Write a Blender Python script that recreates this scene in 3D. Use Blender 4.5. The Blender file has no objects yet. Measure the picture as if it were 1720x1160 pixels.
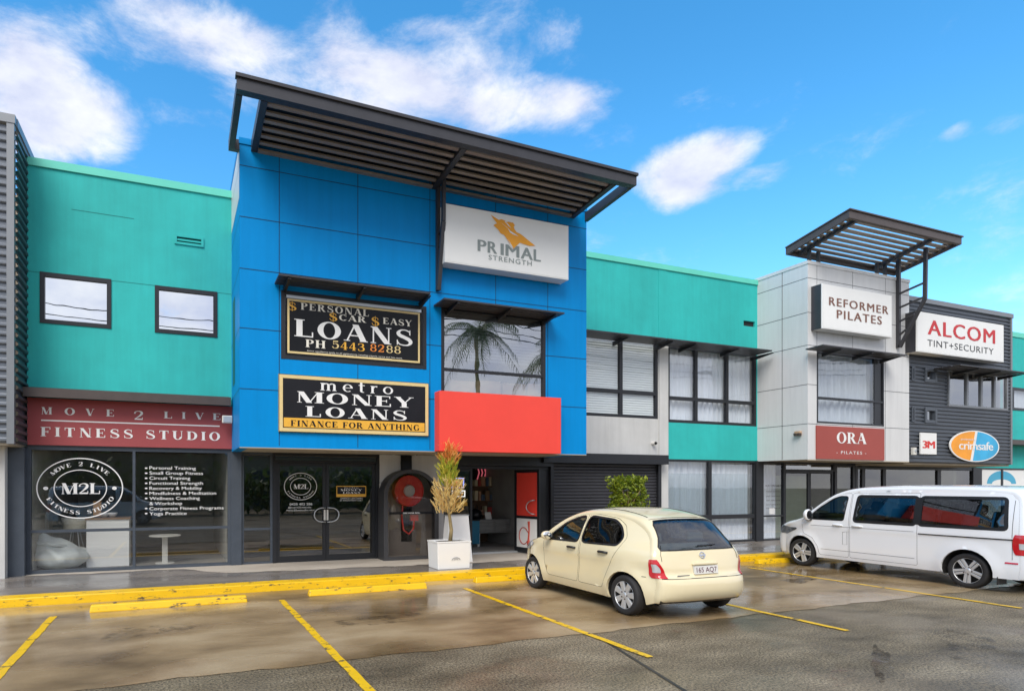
import bpy, bmesh, math, random
from mathutils import Vector, Matrix
from mathutils.geometry import delaunay_2d_cdt
R = math.radians
random.seed(7)
C = bpy.context.scene.collection
SC = bpy.context.scene

# ---------------------------------------------------------------- camera
# world axes: X along the shop fronts (to the right), Y towards the shops, Z up (metres)
CAM_H, YAW, F, PX, PY = 1.95, R(20.81), 1000.0, 680.0, 815.0
SN, CS = math.sin(YAW), math.cos(YAW)
cd = bpy.data.cameras.new('camera')
cam = bpy.data.objects.new('camera', cd); C.objects.link(cam)
cam.location = (0, 0, CAM_H); cam.rotation_euler = (R(90), 0, -YAW)
cd.sensor_width = 36.0; cd.lens = 36.0 * F / 1720.0
cd.shift_x = (860.0 - PX) / 1720.0; cd.shift_y = (PY - 580.0) / 1720.0
cd.clip_start = 0.1; cd.clip_end = 2000
SC.camera = cam

def ray(px):
    a = (px - PX) / F
    return a * CS + SN, -a * SN + CS
def U(px, V):                       # position along a frontage at depth V
    du, dv = ray(px); return du / dv * V
def Zp(px, py, V):                  # height of a point of that frontage
    du, dv = ray(px); return CAM_H + V / dv * (PY - py) / F
def P(px, py, V): return U(px, V), Zp(px, py, V)
def G(px, py, z=0.0):               # a point on level ground
    t = (CAM_H - z) * F / (py - PY); du, dv = ray(px); return du * t, dv * t

# ---------------------------------------------------------------- world, sun, exposure
SUN_EL, SUN_AZ = 46.0, 218.0        # azimuth clockwise from +Y
w = bpy.data.worlds.new('World'); SC.world = w; w.use_nodes = True
nt = w.node_tree; N = nt.nodes; L = nt.links
for n in list(N): N.remove(n)
def nd(t, **k):
    n = N.new(t)
    for a, b in k.items(): setattr(n, a, b)
    return n
def M(op, a, b=None, c=None):
    n = nd('ShaderNodeMath', operation=op)
    for i, v in enumerate((a, b, c)):
        if v is None: continue
        if isinstance(v, (int, float)): n.inputs[i].default_value = v
        else: L.new(v, n.inputs[i])
    return n.outputs[0]
sky = nd('ShaderNodeTexSky', sky_type='NISHITA', sun_disc=False)
sky.sun_elevation = R(SUN_EL); sky.sun_rotation = R(SUN_AZ)
sky.air_density = 1.0; sky.dust_density = 0.3; sky.ozone_density = 2.5
tc = nd('ShaderNodeTexCoord'); sep = nd('ShaderNodeSeparateXYZ'); L.new(tc.outputs['Generated'], sep.inputs[0])
sx, sy, sz = sep.outputs
az = M('ARCTAN2', sx, sy); el = M('ARCSINE', sz)
nz = nd('ShaderNodeTexNoise'); nz.inputs['Scale'].default_value = 6.5; nz.inputs['Detail'].default_value = 13; nz.inputs['Roughness'].default_value = 0.66; nz.inputs['Distortion'].default_value = .25
mp = nd('ShaderNodeMapping'); mp.inputs['Scale'].default_value = (1, 1, 1.9); L.new(tc.outputs['Generated'], mp.inputs[0]); L.new(mp.outputs[0], nz.inputs['Vector'])
nz2 = nd('ShaderNodeTexNoise'); nz2.inputs['Scale'].default_value = 15.0; nz2.inputs['Detail'].default_value = 6; L.new(mp.outputs[0], nz2.inputs['Vector'])
def direction(px, py):
    x, y, z = ray(px)[0], ray(px)[1], (PY - py) / F
    return math.atan2(x, y), math.asin(z / math.sqrt(x*x + y*y + z*z))
blobs = [(30, 105, 120, 95, 1.25), (130, 190, 110, 70, 1.15), (20, 190, 120, 80, 1.2), (330, 55, 130, 70, .86), (430, 85, 120, 45, .8), (250, 20, 120, 40, .72),
         (710, 50, 70, 26, .72), (620, 115, 120, 55, .95), (700, 150, 170, 60, 1.0), (830, 180, 130, 50, 1.05), (960, 185, 80, 48, 1.1), (560, 60, 60, 60, .7), (640, 180, 100, 60, .9),
         (1140, 285, 85, 48, 1.2), (1200, 262, 70, 42, .95), (1160, 320, 70, 35, .95), (1270, 300, 60, 22, .65), (1690, 210, 60, 20, .5), (1610, 222, 30, 16, .5), (330, 200, 90, 25, .45), (480, 150, 120, 60, .62), (200, 60, 120, 50, .55), (760, 110, 120, 60, .7), (1000, 240, 90, 40, .5), (880, 60, 120, 40, .35)]
acc = None
for (bx, by, rx, ry, s) in blobs:
    a0, e0 = direction(bx, by)
    ra = abs(direction(bx + rx, by)[0] - direction(bx - rx, by)[0]) / 2 * 1.25
    re = abs(direction(bx, by - ry)[1] - direction(bx, by + ry)[1]) / 2 * 1.25
    q1 = M('POWER', M('ABSOLUTE', M('MULTIPLY', M('SUBTRACT', az, a0), 1/ra)), 2.0)
    q2 = M('POWER', M('ABSOLUTE', M('MULTIPLY', M('SUBTRACT', el, e0), 1/re)), 2.0)
    v = M('MULTIPLY', M('MAXIMUM', M('SUBTRACT', 1.0, M('ADD', q1, q2)), 0.0), s)
    acc = v if acc is None else M('ADD', M('MAXIMUM', acc, v), M('MULTIPLY', M('MINIMUM', acc, v), 0.35))
# a closed bank of cloud over the other half of the sky
back = nd('ShaderNodeMapRange', interpolation_type='SMOOTHSTEP'); L.new(sy, back.inputs[0])
back.inputs[1].default_value = 0.12; back.inputs[2].default_value = -0.25; back.inputs[3].default_value = 0.0; back.inputs[4].default_value = 1.6
dens = M('ADD', M('MAXIMUM', acc, back.outputs[0]), M('MULTIPLY', M('SUBTRACT', nz.outputs[0], 0.5), 2.9))
cm = nd('ShaderNodeMapRange', interpolation_type='SMOOTHSTEP'); L.new(dens, cm.inputs[0])
cm.inputs[1].default_value = 0.12; cm.inputs[2].default_value = 1.35; cm.inputs[4].default_value = .93
hs = nd('ShaderNodeHueSaturation'); hs.inputs['Saturation'].default_value = 1.32; hs.inputs['Value'].default_value = 1.47; hs.inputs['Hue'].default_value = 0.490
L.new(sky.outputs[0], hs.inputs['Color'])
cr = nd('ShaderNodeValToRGB'); L.new(M('ADD', M('MULTIPLY', nz2.outputs[0], .55), M('MULTIPLY', nz.outputs[0], .5)), cr.inputs[0])
cr.color_ramp.elements[0].position = .40; cr.color_ramp.elements[0].color = (3.5, 3.7, 4.7, 1)
cr.color_ramp.elements[1].position = .66; cr.color_ramp.elements[1].color = (5.3, 5.35, 5.6, 1)
mx = nd('ShaderNodeMix', data_type='RGBA'); L.new(cm.outputs[0], mx.inputs[0]); L.new(hs.outputs[0], mx.inputs[6]); L.new(cr.outputs[0], mx.inputs[7])
bg = nd('ShaderNodeBackground'); bg.inputs['Strength'].default_value = 0.10; L.new(mx.outputs[2], bg.inputs['Color'])
wo = nd('ShaderNodeOutputWorld'); L.new(bg.outputs[0], wo.inputs[0])

sl = bpy.data.lights.new('sun', 'SUN'); sl.energy = 1.5; sl.angle = R(35); sl.color = (1.0, .95, .88)
so = bpy.data.objects.new('sun', sl); C.objects.link(so)
sd = Vector((math.sin(R(SUN_AZ)) * math.cos(R(SUN_EL)), math.cos(R(SUN_AZ)) * math.cos(R(SUN_EL)), math.sin(R(SUN_EL))))
so.location = sd * 60; so.rotation_euler = (-sd).to_track_quat('-Z', 'Y').to_euler()
SC.view_settings.view_transform = 'Standard'; SC.view_settings.look = 'None'
SC.view_settings.exposure = 1.02; SC.view_settings.gamma = 1.0

# ---------------------------------------------------------------- materials
def s2l(c):
    return tuple((v/12.92 if v <= .04045 else ((v+.055)/1.055)**2.4) for v in [x/255 for x in c])
def mat(name, rgb, rough=.5, metal=0.0, var=.12, scale=1.5, bump=0.0, bscale=60, coat=0.0, stretch=(1,1,1), spec=.5, rvar=.0, emit=0, streak=0):
    m = bpy.data.materials.new(name); m.use_nodes = True
    t = m.node_tree; b = t.nodes['Principled BSDF']
    b.inputs['Roughness'].default_value = rough; b.inputs['Metallic'].default_value = metal
    b.inputs['Coat Weight'].default_value = coat; b.inputs['Specular IOR Level'].default_value = spec
    c = tuple(rgb) + (1,)
    b.inputs['Base Color'].default_value = c
    if emit:
        b.inputs['Emission Color'].default_value = c; b.inputs['Emission Strength'].default_value = emit
    if var or bump or rvar:
        co = t.nodes.new('ShaderNodeTexCoord'); mpn = t.nodes.new('ShaderNodeMapping'); mpn.inputs['Scale'].default_value = stretch
        t.links.new(co.outputs['Object'], mpn.inputs[0])
    if var or rvar:
        n = t.nodes.new('ShaderNodeTexNoise'); n.inputs['Scale'].default_value = scale; n.inputs['Detail'].default_value = 7; n.inputs['Roughness'].default_value = .62
        t.links.new(mpn.outputs[0], n.inputs['Vector'])
    if var:
        r = t.nodes.new('ShaderNodeMapRange'); t.links.new(n.outputs[0], r.inputs[0])
        r.inputs[1].default_value = .28; r.inputs[2].default_value = .72; r.inputs[3].default_value = 1 - var; r.inputs[4].default_value = 1 + var*.6
        x = t.nodes.new('ShaderNodeMix'); x.data_type = 'RGBA'; x.blend_type = 'MULTIPLY'; x.inputs[0].default_value = 1
        x.inputs[6].default_value = c; t.links.new(r.outputs[0], x.inputs[7]); t.links.new(x.outputs[2], b.inputs['Base Color'])
    if streak:                       # rain streaks running down the wall
        ms = t.nodes.new('ShaderNodeMapping'); ms.inputs['Scale'].default_value = (4.5, 4.5, .22); t.links.new(co.outputs['Object'], ms.inputs[0])
        ns = t.nodes.new('ShaderNodeTexNoise'); ns.inputs['Scale'].default_value = 1.6; ns.inputs['Detail'].default_value = 8; ns.inputs['Roughness'].default_value = .7; t.links.new(ms.outputs[0], ns.inputs['Vector'])
        rs_ = t.nodes.new('ShaderNodeMapRange'); t.links.new(ns.outputs[0], rs_.inputs[0]); rs_.inputs[1].default_value = .42; rs_.inputs[2].default_value = .72; rs_.inputs[3].default_value = 1; rs_.inputs[4].default_value = 1-streak
        xs_ = t.nodes.new('ShaderNodeMix'); xs_.data_type = 'RGBA'; xs_.blend_type = 'MULTIPLY'; xs_.inputs[0].default_value = 1; t.links.new(x.outputs[2], xs_.inputs[6]); t.links.new(rs_.outputs[0], xs_.inputs[7]); t.links.new(xs_.outputs[2], b.inputs['Base Color'])
    if rvar:
        r2 = t.nodes.new('ShaderNodeMapRange'); t.links.new(n.outputs[0], r2.inputs[0]); r2.inputs[1].default_value = .3; r2.inputs[2].default_value = .7
        r2.inputs[3].default_value = max(.02, rough - rvar); r2.inputs[4].default_value = rough + rvar; t.links.new(r2.outputs[0], b.inputs['Roughness'])
    if bump:
        n2 = t.nodes.new('ShaderNodeTexNoise'); n2.inputs['Scale'].default_value = bscale; n2.inputs['Detail'].default_value = 5
        t.links.new(mpn.outputs[0], n2.inputs['Vector'])
        bp = t.nodes.new('ShaderNodeBump'); bp.inputs['Strength'].default_value = bump; bp.inputs['Distance'].default_value = .01
        t.links.new(n2.outputs[0], bp.inputs['Height']); t.links.new(bp.outputs[0], b.inputs['Normal'])
    return m
def glass(name, tint=(.8,.85,.85), base=.04, k=1.0, rough=.0, wav=.0):
    m = bpy.data.materials.new(name); m.use_nodes = True; t = m.node_tree
    for n in list(t.nodes): t.nodes.remove(n)
    o = t.nodes.new('ShaderNodeOutputMaterial'); tr = t.nodes.new('ShaderNodeBsdfTransparent'); tr.inputs[0].default_value = tuple(tint)+(1,)
    gl = t.nodes.new('ShaderNodeBsdfGlossy'); gl.inputs['Roughness'].default_value = rough; gl.inputs['Color'].default_value = (1,1,1,1)
    lw = t.nodes.new('ShaderNodeLayerWeight'); lw.inputs['Blend'].default_value = .5
    p = t.nodes.new('ShaderNodeMath'); p.operation = 'POWER'; t.links.new(lw.outputs['Facing'], p.inputs[0]); p.inputs[1].default_value = 3.5
    a = t.nodes.new('ShaderNodeMath'); a.operation = 'MULTIPLY_ADD'; t.links.new(p.outputs[0], a.inputs[0]); a.inputs[1].default_value = k*(1-base)*.8; a.inputs[2].default_value = base
    x = t.nodes.new('ShaderNodeMixShader'); t.links.new(a.outputs[0], x.inputs[0]); t.links.new(tr.outputs[0], x.inputs[1]); t.links.new(gl.outputs[0], x.inputs[2])
    t.links.new(x.outputs[0], o.inputs[0])
    if wav:
        co = t.nodes.new('ShaderNodeTexCoord'); n2 = t.nodes.new('ShaderNodeTexNoise'); n2.inputs['Scale'].default_value = 1.3
        t.links.new(co.outputs['Object'], n2.inputs['Vector']); bp = t.nodes.new('ShaderNodeBump'); bp.inputs['Strength'].default_value = wav; bp.inputs['Distance'].default_value = .05
        t.links.new(n2.outputs[0], bp.inputs['Height']); t.links.new(bp.outputs[0], gl.inputs['Normal'])
    return m

# ---------------------------------------------------------------- mesh helpers
class MB:
    def __init__(s): s.v = []; s.f = []
    def quad(s, a, b, c, d): s.poly([a, b, c, d])
    def poly(s, pts):
        i = len(s.v); s.v += [tuple(p) for p in pts]; s.f.append(tuple(range(i, i+len(pts))))
    def hexa(s, p):                 # 8 corners: bottom 0-3 ccw, top 4-7
        i = len(s.v); s.v += [tuple(q) for q in p]
        for f in ((3,2,1,0),(4,5,6,7),(0,1,5,4),(1,2,6,5),(2,3,7,6),(3,0,4,7)): s.f.append(tuple(i+k for k in f))
    def box(s, x0, x1, y0, y1, z0, z1):
        s.hexa([(x0,y0,z0),(x1,y0,z0),(x1,y1,z0),(x0,y1,z0),(x0,y0,z1),(x1,y0,z1),(x1,y1,z1),(x0,y1,z1)])
    def bar(s, p, q, w=.05, h=.05, up=(0,0,1)):
        p, q, up = Vector(p), Vector(q), Vector(up); d = (q-p).normalized()
        if abs(d.dot(up)) > .98: up = Vector((0,1,0))
        a = d.cross(up).normalized()*w/2; b = a.cross(d).normalized()*h/2
        s.hexa([p-a-b, p+a-b, q+a-b, q-a-b, p-a+b, p+a+b, q+a+b, q-a+b])
    def tube(s, pts, r, n=8, cap=True):
        pts = [Vector(p) for p in pts]; rr = r if isinstance(r, (list, tuple)) else [r]*len(pts)
        base = len(s.v); ref = None
        for i, p in enumerate(pts):
            d = (pts[min(i+1, len(pts)-1)] - pts[max(i-1, 0)]).normalized()
            if ref is None: ref = d.orthogonal().normalized()
            ref = (ref - d*ref.dot(d)).normalized() if (ref - d*ref.dot(d)).length > 1e-6 else d.orthogonal().normalized()
            b = d.cross(ref)
            for k in range(n):
                a = 2*math.pi*k/n; s.v.append(tuple(p + (ref*math.cos(a) + b*math.sin(a))*rr[i]))
        for i in range(len(pts)-1):
            for k in range(n):
                a, b = base+i*n+k, base+i*n+(k+1) % n; s.f.append((a, b, b+n, a+n))
        if cap:
            s.f.append(tuple(base+k for k in reversed(range(n)))); e = base+(len(pts)-1)*n; s.f.append(tuple(e+k for k in range(n)))
    def lathe(s, prof, origin=(0,0,0), axis='x', n=32, closed=False):   # prof: (r, h)
        base = len(s.v); o = Vector(origin); m = len(prof)
        for k in range(n):
            a = 2*math.pi*k/n; c, q = math.cos(a), math.sin(a)
            for (r, h) in prof:
                p = {'x': (h, r*c, r*q), 'y': (r*c, h, r*q), 'z': (r*c, r*q, h)}[axis]; s.v.append(tuple(o+Vector(p)))
        for k in range(n):
            for j in range(m if closed else m-1):
                a, b = base+k*m+j, base+((k+1) % n)*m+j; j2 = (j+1) % m - j
                s.f.append((a, b, b+j2, a+j2))
    def prism(s, poly, y0, y1):     # polygon in (x, z), extruded along y
        n = len(poly); i = len(s.v)
        s.v += [(x, y0, z) for x, z in poly] + [(x, y1, z) for x, z in poly]
        s.f.append(tuple(range(i, i+n))); s.f.append(tuple(reversed(range(i+n, i+2*n))))
        for k in range(n): s.f.append((i+k, i+n+k, i+n+(k+1) % n, i+(k+1) % n))
    def build(s, name, m, parent=None, smooth=False, bevel=0, origin=None, weld=False, autos=None):
        me = bpy.data.meshes.new(name); v = s.v
        if origin is not None: o0 = Vector(origin); v = [tuple(Vector(p)-o0) for p in v]
        me.from_pydata(v, [], s.f); me.update()
        if weld or bevel:
            b = bmesh.new(); b.from_mesh(me); bmesh.ops.remove_doubles(b, verts=b.verts, dist=1e-4); bmesh.ops.recalc_face_normals(b, faces=b.faces)
            b.to_mesh(me); b.free()
        ob = bpy.data.objects.new(name, me); C.objects.link(ob)
        if origin is not None: ob.location = origin
        me.materials.append(m)
        if smooth:
            for p in me.polygons: p.use_smooth = True
        if bevel:
            md = ob.modifiers.new('bevel', 'BEVEL'); md.width = bevel; md.segments = 2; md.limit_method = 'ANGLE'; md.harden_normals = False
        if parent is not None: attach(ob, parent)
        return ob
def rootmat(o):
    return Matrix.Translation(o.location) @ o.rotation_euler.to_matrix().to_4x4()
LOCAL = set()                       # roots whose parts are written in the root's own frame
def attach(ob, parent):
    ob.parent = parent
    if parent.type == 'EMPTY' and parent.name not in LOCAL: ob.matrix_parent_inverse = rootmat(parent).inverted()
def tag(o, label=None, cat=None, group=None, kind=None):
    for k, v in (('label', label), ('category', cat), ('group', group), ('kind', kind)):
        if v: o[k] = v
    return o
def thing(name, label, cat, loc=(0,0,0), group=None, rz=0):
    o = bpy.data.objects.new(name, None); C.objects.link(o); o.empty_display_size = .2
    o.location = loc; o.rotation_euler = (0, 0, rz); return tag(o, label, cat, group)
def copy_tree(o, parent=None):
    c = o.copy(); C.objects.link(c)
    if parent is not None: c.parent = parent
    for ch in list(o.children): copy_tree(ch, c)
    return c

def grid_wall(mb, u0, u1, z0, z1, y, thick, holes):
    """front skin, back skin and reveals of a wall in the XZ plane with rectangular holes (u0,u1,z0,z1)"""
    us = sorted({u0, u1, *[h[0] for h in holes], *[h[1] for h in holes]}); zs = sorted({z0, z1, *[h[2] for h in holes], *[h[3] for h in holes]})
    us = [x for x in us if u0 <= x <= u1]; zs = [x for x in zs if z0 <= x <= z1]
    def solid(a, b): return u0 < a < u1 and z0 < b < z1 and not any(h[0] < a < h[1] and h[2] < b < h[3] for h in holes)
    for i in range(len(us)-1):
        for j in range(len(zs)-1):
            a, b, c, d = us[i], us[i+1], zs[j], zs[j+1]; mu, mz = (a+b)/2, (c+d)/2
            if not solid(mu, mz): continue
            mb.quad((a,y,c),(b,y,c),(b,y,d),(a,y,d)); mb.quad((b,y+thick,c),(a,y+thick,c),(a,y+thick,d),(b,y+thick,d))
            for (nx, nz_, p, q) in ((mu, c-1e-3, (a,c), (b,c)), (mu, d+1e-3, (b,d), (a,d)), (a-1e-3, mz, (a,d), (a,c)), (b+1e-3, mz, (b,c), (b,d))):
                if not solid(nx, nz_): mb.quad((p[0],y+thick,p[1]),(q[0],y+thick,q[1]),(q[0],y,q[1]),(p[0],y,p[1]))
def frame(mb, u0, u1, z0, z1, y, w=.06, d=.09, mull=(), trans=(), wm=None):
    wm = wm or w
    mb.box(u0, u0+w, y, y+d, z0, z1); mb.box(u1-w, u1, y, y+d, z0, z1)
    xs = [u0+w] ; segs = []
    for m in mull: mb.box(m-wm/2, m+wm/2, y+.002, y+d, z0, z1); segs.append((xs[-1], m-wm/2)); xs.append(m+wm/2)
    segs.append((xs[-1], u1-w))
    for (a, b) in segs:
        mb.box(a, b, y+.003, y+d, z0, z0+w); mb.box(a, b, y+.003, y+d, z1-w, z1)
        for t in trans: mb.box(a, b, y+.004, y+d, t-wm/2, t+wm/2)
def window(parent, rect, y, m_frame, m_glass, w=.06, d=.09, mull=(), trans=(), wm=None, name='window', dy=.045):
    u0, u1, z0, z1 = rect; mb = MB(); frame(mb, u0, u1, z0, z1, y, w, d, mull, trans, wm)
    f = mb.build(name, m_frame, parent)
    g = MB(); g.quad((u0+w*.5,y+dy,z0+w*.5),(u1-w*.5,y+dy,z0+w*.5),(u1-w*.5,y+dy,z1-w*.5),(u0+w*.5,y+dy,z1-w*.5))
    g.build('pane', m_glass, f)
    return f
def corrugated(mb, u0, u1, z0, z1, y, pitch, depth, axis='x', x=0, holes=()):
    """horizontal ribs; axis x: sheet in XZ facing -Y at y; axis y: sheet in YZ facing +X at x, from u0..u1 in Y"""
    prof = [(0, 0), (.08, 0), (.2, -.85), (.28, -1), (.5, -1), (.58, -.85), (.70, 0), (1.0, 0)]
    n = int((z1-z0)/pitch)+1; pts = []
    for i in range(n):
        for (a, b) in prof[:-1]:
            z = z0+(i+a)*pitch
            if z <= z1: pts.append((z, b*depth))
    spans = [(u0, u1)]
    for (za, da), (zb, db) in zip(pts[:-1], pts[1:]):
        zm = (za+zb)/2; cuts = sorted([(h[0], h[1]) for h in holes if h[2] < zm < h[3]]); a = u0; sp = []
        for (p, q) in cuts: sp.append((a, p)); a = q
        sp.append((a, u1))
        for (p, q) in sp:
            if q-p < 1e-4: continue
            if axis == 'x': mb.quad((p,y+da,za),(q,y+da,za),(q,y+db,zb),(p,y+db,zb))
            else: mb.quad((x-da,p,za),(x-da,q,za),(x-db,q,zb),(x-db,p,zb))
# ---------------------------------------------------------------- lettering
_T, _t = .25, .065
def _ell(cx, cy, rx, ry, a0, a1, T=_T, t=_t, n=28):
    out = []
    for i in range(n):
        A, B = R(a0+(a1-a0)*i/n), R(a0+(a1-a0)*(i+1)/n); irx, iry = rx-T, ry-t
        out.append([(cx+rx*math.cos(A), cy+ry*math.sin(A)), (cx+rx*math.cos(B), cy+ry*math.sin(B)), (cx+irx*math.cos(B), cy+iry*math.sin(B)), (cx+irx*math.cos(A), cy+iry*math.sin(A))])
    return out
def _v(x, y0=0, y1=1, w=_T, s='bt', sx=.10):
    o = [[(x-w/2,y0),(x+w/2,y0),(x+w/2,y1),(x-w/2,y1)]]
    if 'b' in s: o.append([(x-w/2-sx,y0),(x+w/2+sx,y0),(x+w/2+sx*.8,y0+.045),(x-w/2-sx*.8,y0+.045)])
    if 't' in s: o.append([(x-w/2-sx*.8,y1-.045),(x+w/2+sx*.8,y1-.045),(x+w/2+sx,y1),(x-w/2-sx,y1)])
    return o
def _h(x0, x1, y, h=_t): return [[(x0,y),(x1,y),(x1,y+h),(x0,y+h)]]
def _d(x0, y0, x1, y1, w): return [[(x0-w/2,y0),(x0+w/2,y0),(x1+w/2,y1),(x1-w/2,y1)]]
def _s(x, y, w=.34): return [[(x-w/2,y),(x+w/2,y),(x+w/2,y+.045),(x-w/2,y+.045)]]
def _tri(x, y0, y1, dx): return [[(x,y0),(x,y1),(x-dx,y1 if y0 < y1 and dx > 0 else y0)]]
def _stroke(pts, n=6):
    P_ = [pts[0]]+list(pts)+[pts[-1]]; res = []
    for i in range(1, len(P_)-2):
        for k in range(n):
            t = k/n; r = []
            for c in range(3):
                a, b, d, e = P_[i-1][c], P_[i][c], P_[i+1][c], P_[i+2][c]
                r.append(.5*((2*b)+(d-a)*t+(2*a-5*b+4*d-e)*t*t+(3*b-a-3*d+e)*t**3))
            res.append(r)
    res.append(list(pts[-1])); L_ = []; R_ = []
    for i, (x, y, wd) in enumerate(res):
        x0, y0, _ = res[max(i-1, 0)]; x1, y1, _ = res[min(i+1, len(res)-1)]; l = math.hypot(x1-x0, y1-y0) or 1
        nx, ny = -(y1-y0)/l*wd/2, (x1-x0)/l*wd/2; L_.append((x+nx, y+ny)); R_.append((x-nx, y-ny))
    return [[R_[i], R_[i+1], L_[i+1], L_[i]] for i in range(len(res)-1)]
_S = _stroke([(.70,.70,.05),(.68,.86,.07),(.5,.965,.07),(.28,.94,.09),(.16,.77,.17),(.24,.62,.2),(.46,.51,.2),(.66,.39,.2),(.74,.22,.17),(.62,.06,.09),(.4,.03,.06),(.2,.1,.06),(.1,.3,.05)])
GL = {
 'A': (1.02, _d(.13,0,.48,1,.07)+_d(.87,0,.50,1,.27)+_h(.27,.72,.3)+_s(.13,0,.28)+_s(.87,0,.36)),
 'C': (.95, _ell(.52,.5,.48,.515,48,312)+_v(.84,.66,.98,.05,'')+_v(.84,.08,.24,.05,'')),
 'D': (1.02, _v(.22,sx=.1)+_ell(.42,.5,.54,.5,-90,90)+_h(.3,.43,0)+_h(.3,.43,1-_t)),
 'E': (.88, _v(.22)+_h(.3,.8,0)+_h(.3,.76,1-_t)+_h(.3,.6,.49)+_v(.77,0,.27,.06,'')+_v(.74,.76,1,.05,'')+_v(.58,.38,.64,.045,'')),
 'F': (.82, _v(.22)+_h(.3,.76,1-_t)+_h(.3,.6,.47)+_v(.74,.74,1,.05,'')+_v(.58,.36,.62,.045,'')),
 'G': (1.06, _ell(.52,.5,.48,.515,48,312)+_v(.84,.66,.98,.05,'')+_v(.84,.05,.42,.18,'t')),
 'H': (1.06, _v(.22)+_v(.84)+_h(.3,.76,.48)),
 'I': (.46, _v(.23)),
 'L': (.84, _v(.22)+_h(.3,.78,0)+_v(.76,0,.3,.055,'')),
 'M': (1.26, _v(.16,0,1,.06,'bt',.08)+_v(1.06,0,1,_T,'bt')+_d(.60,0,.22,1,.26)+_d(.60,0,1.0,1,.06)),
 'N': (1.06, _v(.18,0,1,.06,'bt')+_v(.88,0,1,.06,'bt')+_d(.82,0,.22,1,.27)),
 'O': (1.06, _ell(.53,.5,.5,.515,0,360)),
 'P': (.88, _v(.22)+_ell(.42,.73,.42,.27,-90,90,.24)+_h(.3,.43,1-_t)+_h(.3,.43,.46)),
 'R': (1.02, _v(.22)+_ell(.42,.75,.40,.25,-90,90,.24)+_h(.3,.43,1-_t)+_h(.3,.5,.5)+_d(.84,0,.5,.52,.26)+_s(.88,0,.3)),
 'S': (.86, _S+_v(.70,.66,.98,.045,'')+_v(.115,.03,.34,.045,'')),
 'T': (.92, _v(.46,s='b')+_h(.06,.86,1-_t)+_v(.085,.72,1,.05,'')+_v(.835,.72,1,.05,'')),
 'U': (1.02, _v(.22,.3,1,_T,'t')+_v(.84,.3,1,.06,'t')+_ell(.495,.32,.375,.335,180,360,.2)),
 'V': (1.0, _d(.5,0,.16,1,.27)+_d(.52,0,.86,1,.07)+_s(.15,.955,.36)+_s(.86,.955,.26)),
 'Y': (.98, _v(.49,0,.45,_T,'b')+_d(.49,.4,.15,1,.25)+_d(.50,.42,.84,1,.07)+_s(.15,.955,.34)+_s(.84,.955,.26)),
 '2': (.84, _stroke([(.13,.68,.14),(.14,.84,.09),(.36,.965,.07),(.62,.9,.15),(.68,.72,.2),(.56,.5,.17),(.34,.28,.09),(.14,.1,.06)])+_h(.1,.72,0,.13)+_v(.72,0,.28,.05,'')),
 '3': (.84, _stroke([(.14,.78,.13),(.2,.92,.08),(.42,.965,.06),(.62,.88,.15),(.62,.68,.17),(.44,.54,.06),(.3,.53,.05)])+_stroke([(.4,.54,.06),(.62,.48,.13),(.72,.28,.2),(.6,.08,.13),(.36,.03,.06),(.18,.08,.08),(.13,.24,.13)])),
 '4': (.86, _v(.56,0,1,.19,'b')+_d(.1,.3,.52,1,.07)+_h(.06,.8,.26,.07)),
 '5': (.84, _v(.2,.5,1,.05,'')+_h(.18,.7,.86,.14)+_stroke([(.2,.54,.05),(.4,.64,.06),(.62,.54,.16),(.7,.32,.2),(.58,.09,.13),(.36,.03,.06),(.17,.1,.09),(.12,.25,.13)])),
 '8': (.86, _ell(.43,.74,.33,.27,0,360,.15)+_ell(.43,.27,.37,.28,0,360,.17)),
 'e': (.74, _ell(.37,.33,.33,.34,0,310,.15,.05)+_h(.16,.68,.32,.05)),
 't': (.5, _v(.22,.1,.9,.16,'')+_h(.04,.46,.61)+_ell(.34,.12,.2,.12,180,300,.15)),
 'r': (.56, _v(.18,0,.66,.16,'bt',.07)+_stroke([(.24,.45,.05),(.36,.62,.07),(.5,.6,.13)])),
 'o': (.76, _ell(.38,.33,.35,.34,0,360,.15)),
 'm': (1.14, _v(.18,0,.66,.16,'bt',.07)+_v(.56,0,.5,.16,'b',.07)+_v(.94,0,.5,.16,'b',.07)+_ell(.41,.44,.23,.22,0,150,.16)+_ell(.79,.44,.23,.22,0,150,.16)),
 '$': (.86, _S+_v(.43,-.12,1.12,.06,'')),
 '-': (.5, _h(.08,.42,.4)), ' ': (.5, []), '.': (.3, _ell(.15,.08,.09,.09,0,360,.09,.09)),
}
def serif(s, track=.08):
    x = 0; out = []
    for i, ch in enumerate(s):
        wd, pol = GL[ch]
        for p in pol: out.append([(x+a, b) for a, b in p])
        x += wd + track
    return out, x - track
_fc = {}
def sans(s, bold=0.0, track=1.0):
    key = (s, 0, track)
    if key in _fc: return _fc[key]
    cu = bpy.data.curves.new('lettering', 'FONT'); cu.body = s; cu.resolution_u = 3; cu.space_character = track
    ob = bpy.data.objects.new('lettering', cu); C.objects.link(ob)
    me = bpy.data.meshes.new_from_object(ob.evaluated_get(bpy.context.evaluated_depsgraph_get()))
    vs = [(v.co.x, v.co.y) for v in me.vertices]; pol = [[vs[i] for i in p.vertices] for p in me.polygons]
    bpy.data.objects.remove(ob); bpy.data.curves.remove(cu); bpy.data.meshes.remove(me)
    x0 = min(v[0] for v in vs); x1 = max(v[0] for v in vs); y0 = min(v[1] for v in vs); y1 = max(v[1] for v in vs)
    pol = [[((a-x0), (b)) for a, b in p] for p in pol]
    _fc[key] = (pol, x1-x0, y0, y1); return _fc[key]
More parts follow.
